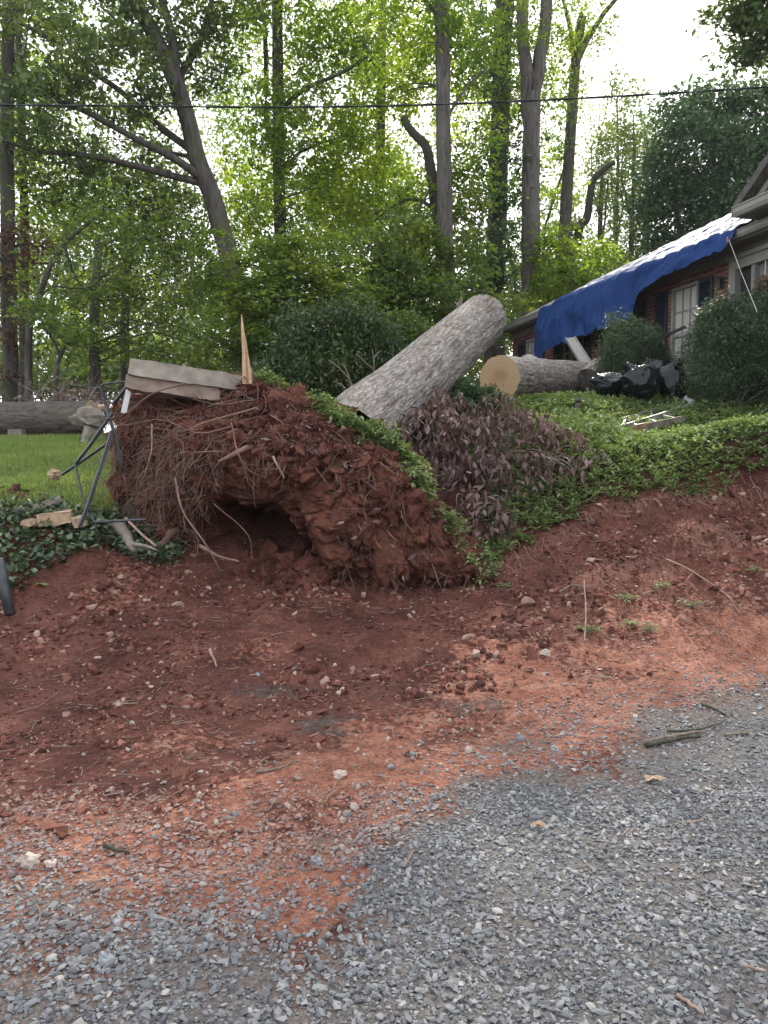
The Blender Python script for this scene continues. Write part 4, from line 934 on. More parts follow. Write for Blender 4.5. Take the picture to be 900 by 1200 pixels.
# raised wing at the near end: its overhanging eave with gutter, soffit and gable shows at the edge of the picture
wx = hx(856, -.35); WZ = P(856, 243, hpt(wx, -.35, 0).y).z - HA.z
b = MB(); q0 = [(wx, -.35 + y, WZ - .16 + z * 1.25) for y, z in prof]; q1 = [(wx + 7, y, z) for _, y, z in q0]
b.add(q0 + q1, [[i, (i + 1) % n, n + (i + 1) % n, n + i] for i in range(n)]); b.box((wx - .004, -.48, WZ - .16), (wx, -.352, WZ - .01)); hobj(b, 'gutter', M_GUTTER)
b = MB(); b.box((wx + .002, -.345, WZ - .165), (wx + 7, 4.0, WZ - .13)); hobj(b, 'soffit', M_SOFFIT)
b = MB(); b.box((wx + 1.05, -.1, 0), (wx + 7, 4.0, WZ - .17)); hobj(b, 'wing_wall', M_SIDING)
pk = wx + 3.5; hgt = 2.5
b = MB(); tv = [(wx + .25, WZ - .1), (wx + 6.75, WZ - .1), (pk, WZ - .1 + hgt)]
b.add([(x, -.12, z) for x, z in tv] + [(x, 4.0, z) for x, z in tv], [[0, 1, 2], [5, 4, 3]]); hobj(b, 'gable', M_SIDING)
b = MB()
for sx in (-1, 1):
    x0 = pk + sx * 3.62; z0 = WZ - .06
    q = [(x0, z0), (x0, z0 + .14), (pk, z0 + hgt + .30), (pk, z0 + hgt + .14)]
    b.add([(x, -.36, z) for x, z in q] + [(x, 4.2, z) for x, z in q], [[0, 1, 2, 3], [7, 6, 5, 4], [0, 4, 5, 1], [1, 5, 6, 2], [2, 6, 7, 3], [3, 7, 4, 0]])
hobj(b, 'rake_board', M_SHING)
b = MB()
for sx in (-1, 1):
    q = [(pk + sx * 3.35, WZ - .02), (pk + sx * 3.35, WZ + .10), (pk, WZ + hgt + .12), (pk, WZ + hgt)]
    b.add([(x, -.20, z) for x, z in q] + [(x, -.121, z) for x, z in q], [[0, 1, 2, 3], [7, 6, 5, 4], [0, 4, 5, 1], [1, 5, 6, 2], [2, 6, 7, 3], [3, 7, 4, 0]])
hobj(b, 'gable_trim', M_TRIM)

# wreath hanging on the door
wc = hpt(hx(889, WY - .02), WY - .02, 0); wc.z = P(889, 340, wc.y).z
e = empty('wreath', wc, 'round brown twig wreath hanging on the grey front door', 'wreath', rz=HRZ); b = MB()
for k in range(9):
    t = np.linspace(0, 2 * np.pi, 25); rr = .2 + .028 * np.sin(t * rng.integers(2, 6) + rng.uniform(0, 6)) + rng.normal(0, .012)
    b.tube(np.stack([np.cos(t) * rr, .02 * np.sin(t * 5 + k) - .02, np.sin(t) * rr], -1), .014, 5, False)
b.obj('twig_ring', M_WREATH, e); b = MB(); leaves(b, ball(50, .1) * [.15, .05, .15], .07, .9, .5); b.obj('leaves', M_DEADLEAF, e)
b = MB(); b.tube([(0, -.01, .2), (0, 0, .62)], .008, 5); b.obj('ribbon', M_WHITE, e)

# tarp: over the roof, hanging over the eave in folds
rng = np.random.default_rng(31)
TP = [(628, 419), (634, 419), (640, 418), (648, 411), (656, 407), (680, 397), (700, 390), (720, 381), (735, 373), (742, 364), (746, 347), (756, 337), (780, 323), (800, 313), (820, 304), (838, 295), (853, 284)]
ty = -.15
tx = np.array([hx(a, ty) for a, _ in TP]); td = np.array([max(.05, EAVE - .05 - hz_at(a, c, ty)) for a, c in TP])
tx0, tx1 = tx[0], tx[-1]; NX, ND, NR = 360, 60, 60
s = np.linspace(tx0, tx1, NX); drop = np.interp(s, tx, td); drop = drop * (1 + .07 * fbm(np.stack([s * 2.2, 0 * s, 0 * s], -1), 3, 1, 77))
rows_ = []
for j in range(NR):                                            # roof part, ridge down to eave
    t = j / (NR - 1); yy = RID * (1 - t) - .13 * t
    xx = s + (hx(884, 0) - tx1) * ((s - tx0) / (tx1 - tx0)) * (.25 + .75 * np.clip((1 - t) * 3, 0, 1))
    zz = EAVE + PIT * yy + .03 + .014 * np.sin(xx * 9 + 3 * t) * t + np.zeros(NX)
    p = np.stack([xx * 2.2, np.full(NX, yy * 2), zz * 0], -1); zz = zz + .075 * np.maximum(0, fbm(p, 4, 1.1, 3, True)) + .03 * fbm(p, 3, 3.5, 8)
    rows_.append(np.stack([xx, np.full(NX, yy), zz], -1))
zedge = rows_[-1][:, 2]
for j in range(1, ND):
    t = j / (ND - 1); dr = drop * t
    q1 = np.stack([s * 1.0, np.full(NX, .35 * t), np.zeros(NX)], -1)
    fold = (.16 * fbm(q1, 2, .9, 41) + .085 * fbm(q1 + [0, t * .3, 0], 2, 2.6, 42) + .03 * fbm(q1, 2, 7.5, 43)) * ss(0, .45, np.full(NX, t)) * np.clip(drop, 0, 1.1) * (.25 + .75 * ss(0, 1.2, s - tx0))
    diag = .025 * np.sin((s * 2.0 - dr * 2.5) * 1.6) * t * np.clip(drop, 0, 1)
    crease = .04 * fbm(np.stack([s * 1.1 + dr * .9, dr * .8 - s * .25, 0 * s], -1), 3, 1.3, 51, True) * min(1, t * 2.5)
    yy = ty + .02 - fold - diag - crease - .05 * np.sqrt(t) - .06 * t
    p = np.stack([s * 2, yy * 2, dr * 2.0], -1); yy = yy + .045 * fbm(np.stack([s * 3, yy * 0, dr * .9 + s * .5], -1), 3, 1.3, 13) * min(1, t * 3)
    rows_.append(np.stack([s, yy, zedge - .03 - dr], -1))
Vt = np.vstack(rows_); NRt = len(rows_)
i = np.arange(NRt - 1)[:, None] * NX; j = np.arange(NX - 1)[None, :]
tarp = empty('blue_tarp', HA, 'blue plastic tarp draped over the house roof and hanging past its gutter', 'tarp', rz=HRZ)
b = MB(); b.add(Vt, np.stack([i + j, i + NX + j, i + NX + j + 1, i + j + 1], -1).reshape(-1, 4)); o = b.obj('sheet', M_TARP, tarp, True)
md = o.modifiers.new('thick', 'SOLIDIFY'); md.thickness = .006
b = MB(); c0 = Vector(Vt[-1]); c0 = Vector((tx1, ty - .12, EAVE - .05 - td[-1] + .04))
b.tube([c0 + Vector((0, -.02, .03)), c0 + Vector((.02, -.05, -.06))], [.012, .008], 5); b.obj('red_tie', plain('red_cord', (.55, .08, .05)), tarp)
pe = hpt(hx(881, -1.6), -1.6, 0); pe.z = P(881, 366, pe.y).z; pl = (Matrix.Rotation(-HRZ, 4, 'Z') @ (pe - HA))
b = MB(); b.tube([c0, c0.lerp(pl, .5) + Vector((0, 0, -.02)), pl], .004, 5); b.obj('rope', M_STRING, tarp)

# metal channel leaning between the tarp and the log
b = MB(); p0, p1 = P(668, 396, 16.6), P(694, 437, 15.4); b.beam(p0, p1, .20, .012, (0, -1, .3)); dv = (p1 - p0).normalized(); sx = dv.cross(Vector((0, -1, .3))).normalized() * .10
for sg in (-1, 1): b.beam(p0 + sx * sg, p1 + sx * sg, .016, .07, (0, -1, .3))
tag(b.obj('metal_channel', M_GUTTER), 'grey metal channel leaning between the blue tarp and the cut log', 'metal channel')

# handrail on the front steps
e = empty('porch_handrail', P(786, 440, 13.2), 'black iron handrail between the two dark yew bushes', 'handrail')
A0, A1, A2 = P(764, 402, 14.2), P(785, 391, 13.2), P(803, 383, 12.5)
def hb(nm, p, q, wd): b = MB(); b.beam(p, q, wd, wd); keep(b.obj(nm, M_IRON, e), e)
hb('top_rail', A0, A1, .04); hb('top_rail', A1, A2, .04)
for q in (A0, A1, A2): g_ = Vector((q.x, q.y, max(gz(q.x, q.y), q.z - 1.05))); hb('post', g_, q + Vector((0, 0, .02)), .04)
for k in range(1, 6):
    q = A0.lerp(A1, k / 6); hb('baluster', q - Vector((0, 0, .75)), q, .016)
for k in range(1, 5):
    q = A1.lerp(A2, k / 5); hb('baluster', q - Vector((0, 0, .75)), q, .016)

# garbage bags
def bag(px, py, d, w_, h_, seed, label, knot=None):
    n1, n2 = 110, 70; k = d / F; c = np.array(P(px, py, d)); th = np.linspace(0, 2 * np.pi, n1, endpoint=False); ph = np.linspace(.03, np.pi - .03, n2); T, Pp = np.meshgrid(th, ph)
    v = np.stack([np.sin(Pp) * np.cos(T), np.sin(Pp) * np.sin(T), np.cos(Pp)], -1).reshape(-1, 3)
    sgn = v.copy()
    rg = np.random.default_rng(seed); N = rg.normal(size=(46, 3)); N /= np.linalg.norm(N, axis=1)[:, None]; D = rg.uniform(.74, 1.0, 46)
    wv = v + .10 * np.stack([fbm(v, 3, 2.5, seed + 1), fbm(v, 3, 2.5, seed + 2), fbm(v, 3, 2.5, seed + 3)], -1)
    dt = wv @ N.T; r = np.minimum(1.12, np.where(dt > .15, D / np.maximum(dt, .15), 9).min(1)) + .05 * fbm(wv * [1, 1, .6], 3, 3.5, seed + 9, True)
    if knot is not None:
        kd = np.array(knot) / np.linalg.norm(knot); ka = np.cross(kd, [.3, .5, .8]); ka /= np.linalg.norm(ka); kb = np.cross(kd, ka); da = np.arctan2(v @ kb, v @ ka); dc = np.arccos(np.clip(v @ kd, -1, 1))
        pl_ = fbm(np.stack([np.cos(da) * 2.6, np.sin(da) * 2.6, dc * .5], -1), 3, 1.2, seed + 2, True)
        r = r + .10 * pl_ * np.exp(-(dc / 1.2) ** 2) + .42 * np.exp(-(dc / .22) ** 2)
    v = sgn * r[:, None] * np.array([w_ * k / 2, w_ * k / 2 * .8, h_ * k / 2]) + c
    gl = hz(v[:, 0], v[:, 1]); v[:, 2] = np.maximum(v[:, 2], gl - .02)
    i = np.arange(n2 - 1)[:, None] * n1; j = np.arange(n1)[None, :]; j_ = (j + 1) % n1
    b = MB(); m = n1 * n2; jj = np.arange(n1); kk = (jj + 1) % n1; l = (n2 - 1) * n1
    b.add(np.vstack([v, v[:n1].mean(0), v[l:].mean(0)]), np.stack([i + j, i + n1 + j, i + n1 + j_, i + j_], -1).reshape(-1, 4), np.stack([jj, kk, np.full(n1, m)], -1), np.stack([l + kk, l + jj, np.full(n1, m + 1)], -1))
    tag(b.obj('garbage_bag', M_BAG, smooth=True), label, 'garbage bag', 'black bags on the ground cover')
bag(716, 451, 12.6, 46, 32, 3, 'leftmost black garbage bag, pointed, beside the log chunk', (-1, -.2, .3))
bag(752, 449, 12.1, 54, 42, 11, 'largest black garbage bag in the middle of the pile', (-.5, .1, .9))
bag(770, 434, 13.2, 52, 30, 19, 'black garbage bag lying on top at the back of the pile', (.8, .2, .5))
bag(789, 449, 12.2, 36, 44, 27, 'rightmost black garbage bag against the big yew', (.3, 0, 1))
q = P(806, 466, 11.9); rock('pale_rock', (q.x, q.y, gz(q.x, q.y) + .09), (.11, .09, .10), M_GSTONE, 7, 'pale grey rock right of the garbage bags', 'rock')

# extension ladder lying on the ground cover
e = empty('ladder', G(765, 488, 7), 'old aluminium ladder lying flat on the green ground cover', 'ladder')
LA, LB = P(726, 481, 10.9), P(800, 469, 12.2); 
def lb(p, q, w_, h_, nm, m, up=(0, 0, 1)): b = MB(); b.beam(p, q, w_, h_, up); keep(b.obj(nm, m, e), e)
R1a, R1b = P(729, 478, 11.0), P(830, 462, 12.9); R2a, R2b = P(722, 482.5, 10.4), P(846, 463, 12.4)
for q in (R1a, R1b, R2a, R2b): q.z = gz(q.x, q.y) + .11
lb(R1a, R1b, .03, .075, 'side_rail', M_ALU); lb(R2a, R2b, .03, .075, 'side_rail', M_ALU)
S1a, S1b = P(745, 490, 10.1), P(802, 477, 10.9)
for q in (S1a, S1b): q.z = gz(q.x, q.y) + .17
lb(S1a, S1b, .035, .09, 'side_rail', M_GREYWOOD); lb(S1a - (S1b - S1a).normalized() * .02, S1a + (S1b - S1a).normalized() * .22, .045, .11, 'rail_end', M_RUST)
for t in np.linspace(.04, .96, 8): lb(R1a.lerp(R1b, t), R2a.lerp(R2b, t), .03, .03, 'rung', M_ALU)
for t in (.1, .5, .9): lb(S1a.lerp(S1b, t), R2a.lerp(R2b, .12 + t * .3), .03, .03, 'rung', M_ALU)

# ------------------------------------------------------------------ bushes, dead shrub, ground cover, ivy, grass
def bush(name, label, blobs, d, leafm, n, lsize, wid=.4, stems=0, stem_m=M_TWIG, tilt=.8, shell=.72, cl=14, clr=.10, cat='bush', droop=0, seed=0):
    global rng
    rng = np.random.default_rng(400 + seed)
    c0 = P(blobs[0][0], blobs[0][1], d); e = empty(name, (c0.x, c0.y, gz(c0.x, c0.y)), label, cat)
    area = sum(q[2] * q[3] for q in blobs); C = []
    for px, py, rx, ry, dd in [q if len(q) == 5 else (*q, 0) for q in blobs]:
        c = np.array(P(px, py, d + dd)); k = (d + dd) / F; m = int(n * rx * ry / area / cl)
        v = ball(m, shell); v *= (1 + .75 * fbm(v * 1.0 + c, 4, 1.9, seed))[:, None]; C.append(c + v * np.array([rx * k, (rx + ry) / 2 * k, ry * k]))
    C = np.vstack(C); g = hz(C[:, 0], C[:, 1]); C = C[C[:, 2] > g + .03]
    b = MB(); leaves(b, clumps(C, cl, clr * rng.uniform(.6, 1.5, len(C)), .8), lsize, tilt, wid, droop); keep(b.obj('foliage', leafm, e), e)
    b = MB(); base = np.array([c0.x, c0.y, gz(c0.x, c0.y) - .05])
    for q in C[rng.permutation(len(C))[:stems or 14]]:
        b.tube(wig(spline([base + rng.normal(0, .08, 3) * [1, 1, 0], (base + q) / 2 + rng.normal(0, .08, 3), q], 8), .02), np.linspace(.02, .005, 8), 5, False)
    keep(b.obj('stems', stem_m, e, True), e); return e
bush('yew_bush', 'rounded dark green yew bush behind the garbage bags', [(735, 408, 30, 36), (748, 385 + 25, 24, 34), (725, 430, 22, 26), (770, 432, 22, 24, .3)], 14.0, M_YEW, 30000, .055, .26, clr=.12, seed=1)
bush('yew_bush', 'very large dark yew bush filling the right edge in front of the door', [(858, 412, 50, 54), (838, 387, 22, 26), (885, 385, 40, 36), (832, 436, 24, 30), (905, 430, 45, 46), (870, 365, 24, 20)], 11.9, M_YEW, 72000, .048, .26, clr=.11, seed=2)
bush('juniper_sprig', 'small bright evergreen shrub in front of the sawn log face', [(574, 478, 17, 22), (560, 492, 16, 14)], 10.4, M_YEW, 6500, .06, .3, clr=.07, seed=3)
bush('rhododendron', 'broad dark evergreen shrub behind the root plate top', [(385, 430, 52, 40), (425, 400, 34, 40), (352, 405, 24, 34), (370, 455, 50, 34), (445, 440, 34, 34), (400, 385, 26, 30), (335, 440, 26, 30)], 13.5, M_UNDERDARK, 46000, .08, .4, clr=.26, shell=.35, seed=4)
bush('rhododendron', 'pale tipped evergreen shrub left of the leaning trunk', [(450, 410, 34, 34), (475, 395, 26, 22), (460, 440, 30, 30)], 14.8, M_UNDER, 20000, .085, .42, clr=.22, shell=.5, seed=5)
bush('low_shrub', 'dusky low shrub hugging the underside of the leaning trunk', [(500, 500, 34, 26), (545, 470, 20, 18), (520, 485, 26, 18)], 10.6, M_BLUELEAF, 9000, .08, .42, clr=.12, seed=6)
# bare dead stems in front of those shrubs
e = empty('dead_sapling', P(415, 480, 12.2), 'pale bare dead stems left of the leaning trunk', 'dead shrub'); b = MB(); rng = np.random.default_rng(52)
for pl in ([(418, 476, 12.2), (408, 440, 12.2), (400, 425, 12.3)], [(418, 476, 12.2), (412, 450, 12.2), (395, 430, 12.1), (385, 422, 12.2)], [(440, 470, 12.4), (438, 430, 12.4), (436, 408, 12.4)], [(437, 432, 12.4), (424, 420, 12.3), (418, 414, 12.3)], [(438, 420, 12.4), (448, 410, 12.4)],
           [(405, 455, 12.2), (390, 447, 12.2)], [(428, 470, 12.3), (420, 455, 12.3), (405, 445, 12.4)]):
    q = wig(spline([P(*w_) for w_ in pl], 9), .012); b.tube(q, np.linspace(.018, .006, 9), 5, False)
keep(b.obj('stems', M_TWIG, e, True), e)
# dead brown shrub
rng = np.random.default_rng(61)
dsh = empty('dead_shrub', P(575, 600, 8.6), 'heap of shrub with withered brown drooping leaves beside the root plate', 'dead shrub')
dead_blobs = [(505, 505, 42, 34, 8.9), (548, 522, 44, 38, 8.7), (600, 512, 48, 34, 9.0), (645, 522, 46, 30, 9.1), (555, 565, 46, 38, 8.4), (600, 560, 46, 34, 8.5), (655, 555, 42, 26, 8.7), (565, 610, 34, 36, 8.0), (530, 480, 26, 22, 9.3), (690, 540, 26, 16, 8.9), (585, 480, 30, 20, 9.6), (620, 492, 30, 14, 9.7), (515, 470, 14, 20, 9.4)]
def dead_leaf_geo(c, s):
    """drooping folded leaf: six vertices, two quads"""
    az = rng.uniform(0, 2 * np.pi); el = rng.normal(-.95, .4); L = np.array([np.cos(az) * np.cos(el), np.sin(az) * np.cos(el), np.sin(el)])
    H = np.array([-np.sin(az), np.cos(az), 0]); U = np.cross(L, H); w_ = s * rng.uniform(.16, .27); fo = rng.uniform(.1, .9); tipb = U * s * rng.uniform(-.2, .3)
    a = c; m1 = c + L * s * .5; t = c + L * s + tipb
    side = H * w_ * math.cos(fo); up = U * w_ * math.sin(fo)
    return np.array([a, m1 - side + up, t, m1, m1 + side + up]), np.array([[0, 3, 2, 1], [0, 4, 2, 3]])
protos = []
for k in range(8):
    v, f_ = dead_leaf_geo(np.zeros(3), .13); b = MB(); b.add(v, f_); protos.append(b.mesh('leaf', M_DEADLEAF))
pts = []
for px, py, rx, ry, d in dead_blobs:
    k = d / F; c = np.array(P(px, py, d)); m = int(rx * ry * .26); v = ball(m, .6); v *= (1 + .3 * fbm(v + c, 2, 2, 5))[:, None]
    pts.append(c + v * np.array([rx * k, .32, ry * k]))
pts = np.vstack(pts); pts = pts[pts[:, 2] > hz(pts[:, 0], pts[:, 1]) + .08]
order = np.argsort(pts[:, 1] + rng.normal(0, .25, len(pts)))
for i in order[:280]:
    o = bpy.data.objects.new('leaf', protos[rng.integers(8)]); COL.objects.link(o); o.parent = dsh; o.location = Vector(pts[i]) - dsh.location
    o.rotation_euler = (rng.normal(0, .3), rng.normal(0, .3), rng.uniform(0, 6.28)); s_ = rng.uniform(.75, 1.15); o.scale = (s_, s_, s_)
b = MB()
for i in order[280:]:
    v, f_ = dead_leaf_geo(pts[i], rng.uniform(.08, .14)); b.add(v, f_)
o = keep(b.obj('withered_leaves', M_DEADLEAF, dsh), dsh); o['kind'] = 'stuff'
b = MB()
for i in rng.permutation(len(pts))[:90]:
    q = pts[i]; g_ = np.array([q[0] * .6 + .4 * .9 + rng.normal(0, .15), q[1] + .35, 0]); g_[2] = gz(g_[0], g_[1])
    b.tube(wig(spline([g_, (g_ + q) / 2 + [0, -.05, .1], q], 7), .02), np.linspace(.014, .004, 7), 4, False)
keep(b.obj('stems', M_TWIG, dsh, True), dsh)

def rosette_leaves(b, p, n, size, rad, wid=.45, rise=.02, up=.35):
    """whorls of n leaves round every p"""
    m = len(p); c = np.repeat(p, n, 0); az = np.tile(np.linspace(0, 2 * np.pi, n, endpoint=False), m) + np.repeat(rng.uniform(0, 6.3, m), n) + rng.normal(0, .2, m * n)
    el = rng.normal(up, .3, m * n); s = (size * np.repeat(rng.uniform(.7, 1.25, m), n) * rng.uniform(.8, 1.2, m * n))[:, None]
    tl = np.repeat(rng.normal(0, .25, (m, 2)), n, 0)
    L = np.stack([np.cos(az) * np.cos(el), np.sin(az) * np.cos(el), np.sin(el) + tl[:, 0] * np.cos(az) + tl[:, 1] * np.sin(az)], -1); H = np.stack([-np.sin(az), np.cos(az), np.zeros(m * n)], -1)
    a = c + L * s * .08; mid = c + L * s * .6 + [0, 0, .0]; t = c + L * s - np.array([0, 0, 1.]) * s * .18
    V = np.stack([a, mid + H * s * wid * .5, t, mid - H * s * wid * .5], 1).reshape(-1, 3); b.add(V, np.arange(4 * m * n).reshape(-1, 4))
rng = np.random.default_rng(71)
x = rng.uniform(.6, 8.5, 60000); y = rng.uniform(7.4, 14.5, 60000)
k = (cover_sd(x, y) + .16 * fbm(P3(x, y), 3, 2.5, 91) > 0) & (np.abs(x) < .53 * y + np.where(rng.random(60000) < .6, 2.2, .3)) & (y < 13.2) & (rng.random(60000) < np.where(y < 10, .62, .45))
x, y = x[k], y[k]; z = hz(x, y) + rng.uniform(.02, .15, len(x)) * ss(-.1, .4, cover_sd(x, y)) + .05 * fbm(P3(x, y), 2, 3, 95) + .02
b = MB(); rosette_leaves(b, np.stack([x, y, z], -1), 6, .062, .05); tag(b.obj('ground_cover', M_PACHY), kind='stuff')
b = MB()
for k in range(420):
    xx = rng.uniform(1.0, 6.2); yy = np.interp(xx, CX, CY) + rng.normal(0, .06) - .04; p0 = np.array([xx, yy, gz(xx, yy) + rng.uniform(0, .06)]); L = rng.uniform(.06, .3)
    b.tube(root_path(p0, np.array([rng.normal(0, .5), -.8, rng.uniform(-.7, .1)]), L, 5, .12, .5), np.linspace(.0035, .001, 5), 3, False, mi=int(rng.random() < .35))
tag(b.obj('bank_roots', [M_ROOT, M_PALEROOT]), kind='stuff')
# fringe of green on the torn rim of the root plate
rng = np.random.default_rng(73)
rim = spline([P(392, 486, 8.25), P(412, 497, 8.15), P(440, 514, 8.05), P(470, 543, 7.95), P(500, 580, 7.85), P(528, 622, 7.7), P(545, 660, 7.55)], 200); w_r = np.concatenate([np.full(120, 1.), np.linspace(1, .25, 80)])
rim_ix = np.where((TH.ravel() > -.55) & (TH.ravel() < 1.25) & (cp_.ravel() > -.35) & (cp_.ravel() < .10))[0]; tw_ = np.interp(TH.ravel()[rim_ix], [-.55, -.1, .25, 1.0, 1.25], [.1, .45, 1, 1, .3]); tw_ /= tw_.sum()
tw_ *= np.clip(.35 + 2.2 * fbm(Vp[rim_ix], 3, 3.0, 8), .02, 1.5); tw_ /= tw_.sum(); p = Vp[rng.choice(rim_ix, 1900, p=tw_)]; p = p + rng.normal(0, .045, p.shape) + [.02, 0, .035]
b = MB(); rosette_leaves(b, p, 5, .055, .05, up=.15)
rim2 = spline([P(300, 442, 7.6), P(322, 452, 7.7), P(348, 468, 7.9), P(380, 482, 8.1)], 60); i = rng.choice(60, 160); rosette_leaves(b, rim2[i] + rng.normal(0, .05, (160, 3)) + [0, .1, .02], 5, .05, .05)
tag(b.obj('rim_ground_cover', M_PACHY), kind='stuff')
# ivy on the left bank
rng = np.random.default_rng(79)
x = rng.uniform(-4.8, -2.1, 26000); y = rng.uniform(6.4, 8.9, 26000)
iv = np.minimum(np.interp(x, LX, LY) + .15 - y, y - np.interp(x, [-6, -3.3, -2.95, -2.6, -2.2], [6.3, 6.55, 7.0, 7.35, 7.75])) + .28 * fbm(P3(x, y), 3, 2.2, 14)
k = iv > rng.random(26000) * .2; x, y = x[k][:5200], y[k][:5200]; p = np.stack([x, y, hz(x, y) + rng.uniform(.01, .13, len(x))], -1)
b = MB(); leaves(b, p, .062, .55, .75, .1); tag(b.obj('ivy', M_IVY), kind='stuff')
# lawn grass
rng = np.random.default_rng(83)
n = 210000; x = rng.uniform(-11, 0, n); y = rng.uniform(7.4, 15, n); k = (lawn_sd(x, y) > rng.normal(0, .08, n)) & (np.abs(x) < .53 * y + np.where(rng.random(n) < .6, 2.2, .3)); x, y = x[k], y[k]; n = len(x)
h_ = rng.uniform(.025, .075, n) * (1 + .6 * fbm(P3(x, y), 3, 2, 6)); az = rng.uniform(0, 6.28, n); ln = rng.uniform(.1, .9, n)[:, None]
base = np.stack([x, y, hz(x, y) - .005], -1); wv = np.stack([np.cos(az), np.sin(az), np.zeros(n)], -1) * .0055; lv = np.stack([-np.sin(az), np.cos(az), np.zeros(n)], -1) * h_[:, None] * ln + np.array([0, 0, 1.]) * h_[:, None]
b = MB(); b.add(np.stack([base - wv, base + wv, base + lv], 1).reshape(-1, 3), np.arange(3 * n).reshape(-1, 3)); tag(b.obj('lawn_grass', M_GRASS), kind='stuff')

# ------------------------------------------------------------------ trees
BL = lambda *a: list(a)
tree('oak_tree', 'leaning grey oak with long bare limbs reaching to the left', [(290, 455), (283, 390), (275, 330), (263, 280), (247, 225), (232, 188), (220, 140), (205, 95), (180, 40), (157, 0)], 22, 26, 13, M_OAKBARK, M_OAKLEAF,
     BL((60, 60, 90, 55, -2, 34), (140, 90, 60, 50, -1, 24), (60, 190, 70, 45, -1, 24), (150, 170, 50, 45, 1, 18), (190, 30, 60, 40, 0, 16), (30, 130, 50, 40, -3, 14), (240, 60, 40, 50, 1, 16), (110, 20, 80, 40, 0, 18), (270, -20, 60, 40, 0, 10), (90, -60, 110, 50, 0, 16), (190, -130, 150, 110, 0, 50)),
     limbs=[([(240, 212, 0), (205, 185, -.5), (160, 160, -1), (105, 130, -1.5), (50, 110, -2), (-10, 88, -2.5)], 10, 4), ([(238, 215, 0), (190, 203, -.3), (145, 190, -1), (95, 180, -1.5), (40, 174, -2), (-10, 160, -2.5)], 9, 4), ([(228, 178, 0), (190, 150, .5), (150, 110, .5), (105, 78, 0), (60, 45, -.5), (10, 20, -1)], 9, 4),
            ([(207, 100, 0), (205, 60, 0), (195, 20, 0), (185, -20, 0)], 11, 8), ([(216, 118, 0), (212, 90, .5), (228, 60, 1), (245, 20, 1), (250, -20, 1)], 10, 6), ([(236, 195, 0), (215, 183, .4), (190, 178, .6), (172, 176, .6)], 6, 2), ([(196, 75, 0), (160, 45, -.5), (130, 20, -1), (118, 8, -1)], 5, 2)],
     lsize=.15, nleaf=26, cl_r=.5, top=2.5, extra=40, seed=1)
tree('forest_tree', 'slim dark trunk rising straight behind the leaning oak', [(335, 450), (332, 380), (328, 250), (326, 120), (325, 0)], 25, 16, 9, M_DARKBARK, M_LEAF,
     BL((330, 60, 75, 70, 0, 44), (365, 150, 70, 60, -1, 40), (300, 160, 60, 60, 1, 30), (400, 90, 60, 70, 1, 34), (345, 250, 70, 50, -1, 34), (300, 270, 40, 40, 1, 16), (420, 200, 50, 50, 0, 26), (330, -80, 150, 110, 0, 60), (400, 10, 60, 50, 0, 22)),
     limbs=[([(326, 130, 0), (360, 100, -1), (400, 80, -1), (440, 60, -1)], 6, 3), ([(328, 200, 0), (365, 175, .5), (400, 160, .5)], 5, 2), ([(327, 180, 0), (313, 140, 1), (312, 60, 1), (308, -20, 1)], 8, 5)], lsize=.14, extra=26, top=2, seed=2)
tree('forest_tree', 'lime lit tree glowing yellow green behind the middle trunks', [(440, 440), (443, 300), (446, 150), (448, 20)], 31, 12, 7, M_DARKBARK, M_BACKLIT,
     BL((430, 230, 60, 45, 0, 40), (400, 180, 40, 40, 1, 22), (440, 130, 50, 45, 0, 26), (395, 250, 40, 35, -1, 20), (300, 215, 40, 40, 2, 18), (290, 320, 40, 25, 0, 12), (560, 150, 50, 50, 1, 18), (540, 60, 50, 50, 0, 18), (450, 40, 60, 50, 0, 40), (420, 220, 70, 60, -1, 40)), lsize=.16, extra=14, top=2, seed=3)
tree('forest_tree', 'tall straight grey trunk beside the broken snag', [(527, 400), (525, 350), (522, 280), (520, 180), (519, 90), (517, 0)], 22, 18, 15, M_GREYBARK, M_LEAF,
     BL((500, 20, 50, 40, 0, 18), (545, 70, 40, 40, 1, 16), (470, 80, 40, 50, 1, 16), (560, 180, 35, 40, 0.5, 14), (500, 240, 40, 40, 1.5, 14), (520, -110, 150, 120, 0, 60), (480, 300, 30, 40, 1, 12)),
     limbs=[([(517, 25, 0), (505, 8, -.3), (490, -8, -.6)], 7, 4), ([(523, 290, 0), (545, 275, .3), (556, 262, .5)], 4, 2), ([(521, 140, 0), (545, 110, .5), (570, 80, 1)], 4, 2)], lsize=.13, extra=16, top=3, seed=4)
tree('snag_tree', 'broken dark snag with a crooked top left of the straight trunk', [(524, 400), (522, 350), (516, 290), (511, 240), (505, 200), (499, 172), (488, 160), (478, 148), (473, 137)], 22.6, 15, 8, M_DARKBARK, M_UNDER,
     BL((470, 240, 22, 20, .8, 5), (455, 260, 20, 18, 1, 5)), limbs=[([(513, 250, 0), (490, 236, .4), (460, 245, .7), (440, 258, .9)], 5, 2)], lsize=.13, extra=6, seed=5)
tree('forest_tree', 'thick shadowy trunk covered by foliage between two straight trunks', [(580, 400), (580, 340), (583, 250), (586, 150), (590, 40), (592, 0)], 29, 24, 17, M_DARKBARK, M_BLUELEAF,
     BL((575, 270, 42, 50, -1, 34), (590, 200, 40, 40, -1, 22), (560, 330, 36, 36, 0, 20), (600, 110, 40, 40, 1, 18), (570, 60, 36, 40, 0, 16), (610, 330, 30, 40, 0, 16), (590, -100, 110, 90, 0, 44), (580, 20, 40, 40, 1, 12)), lsize=.15, extra=14, top=2, seed=6)
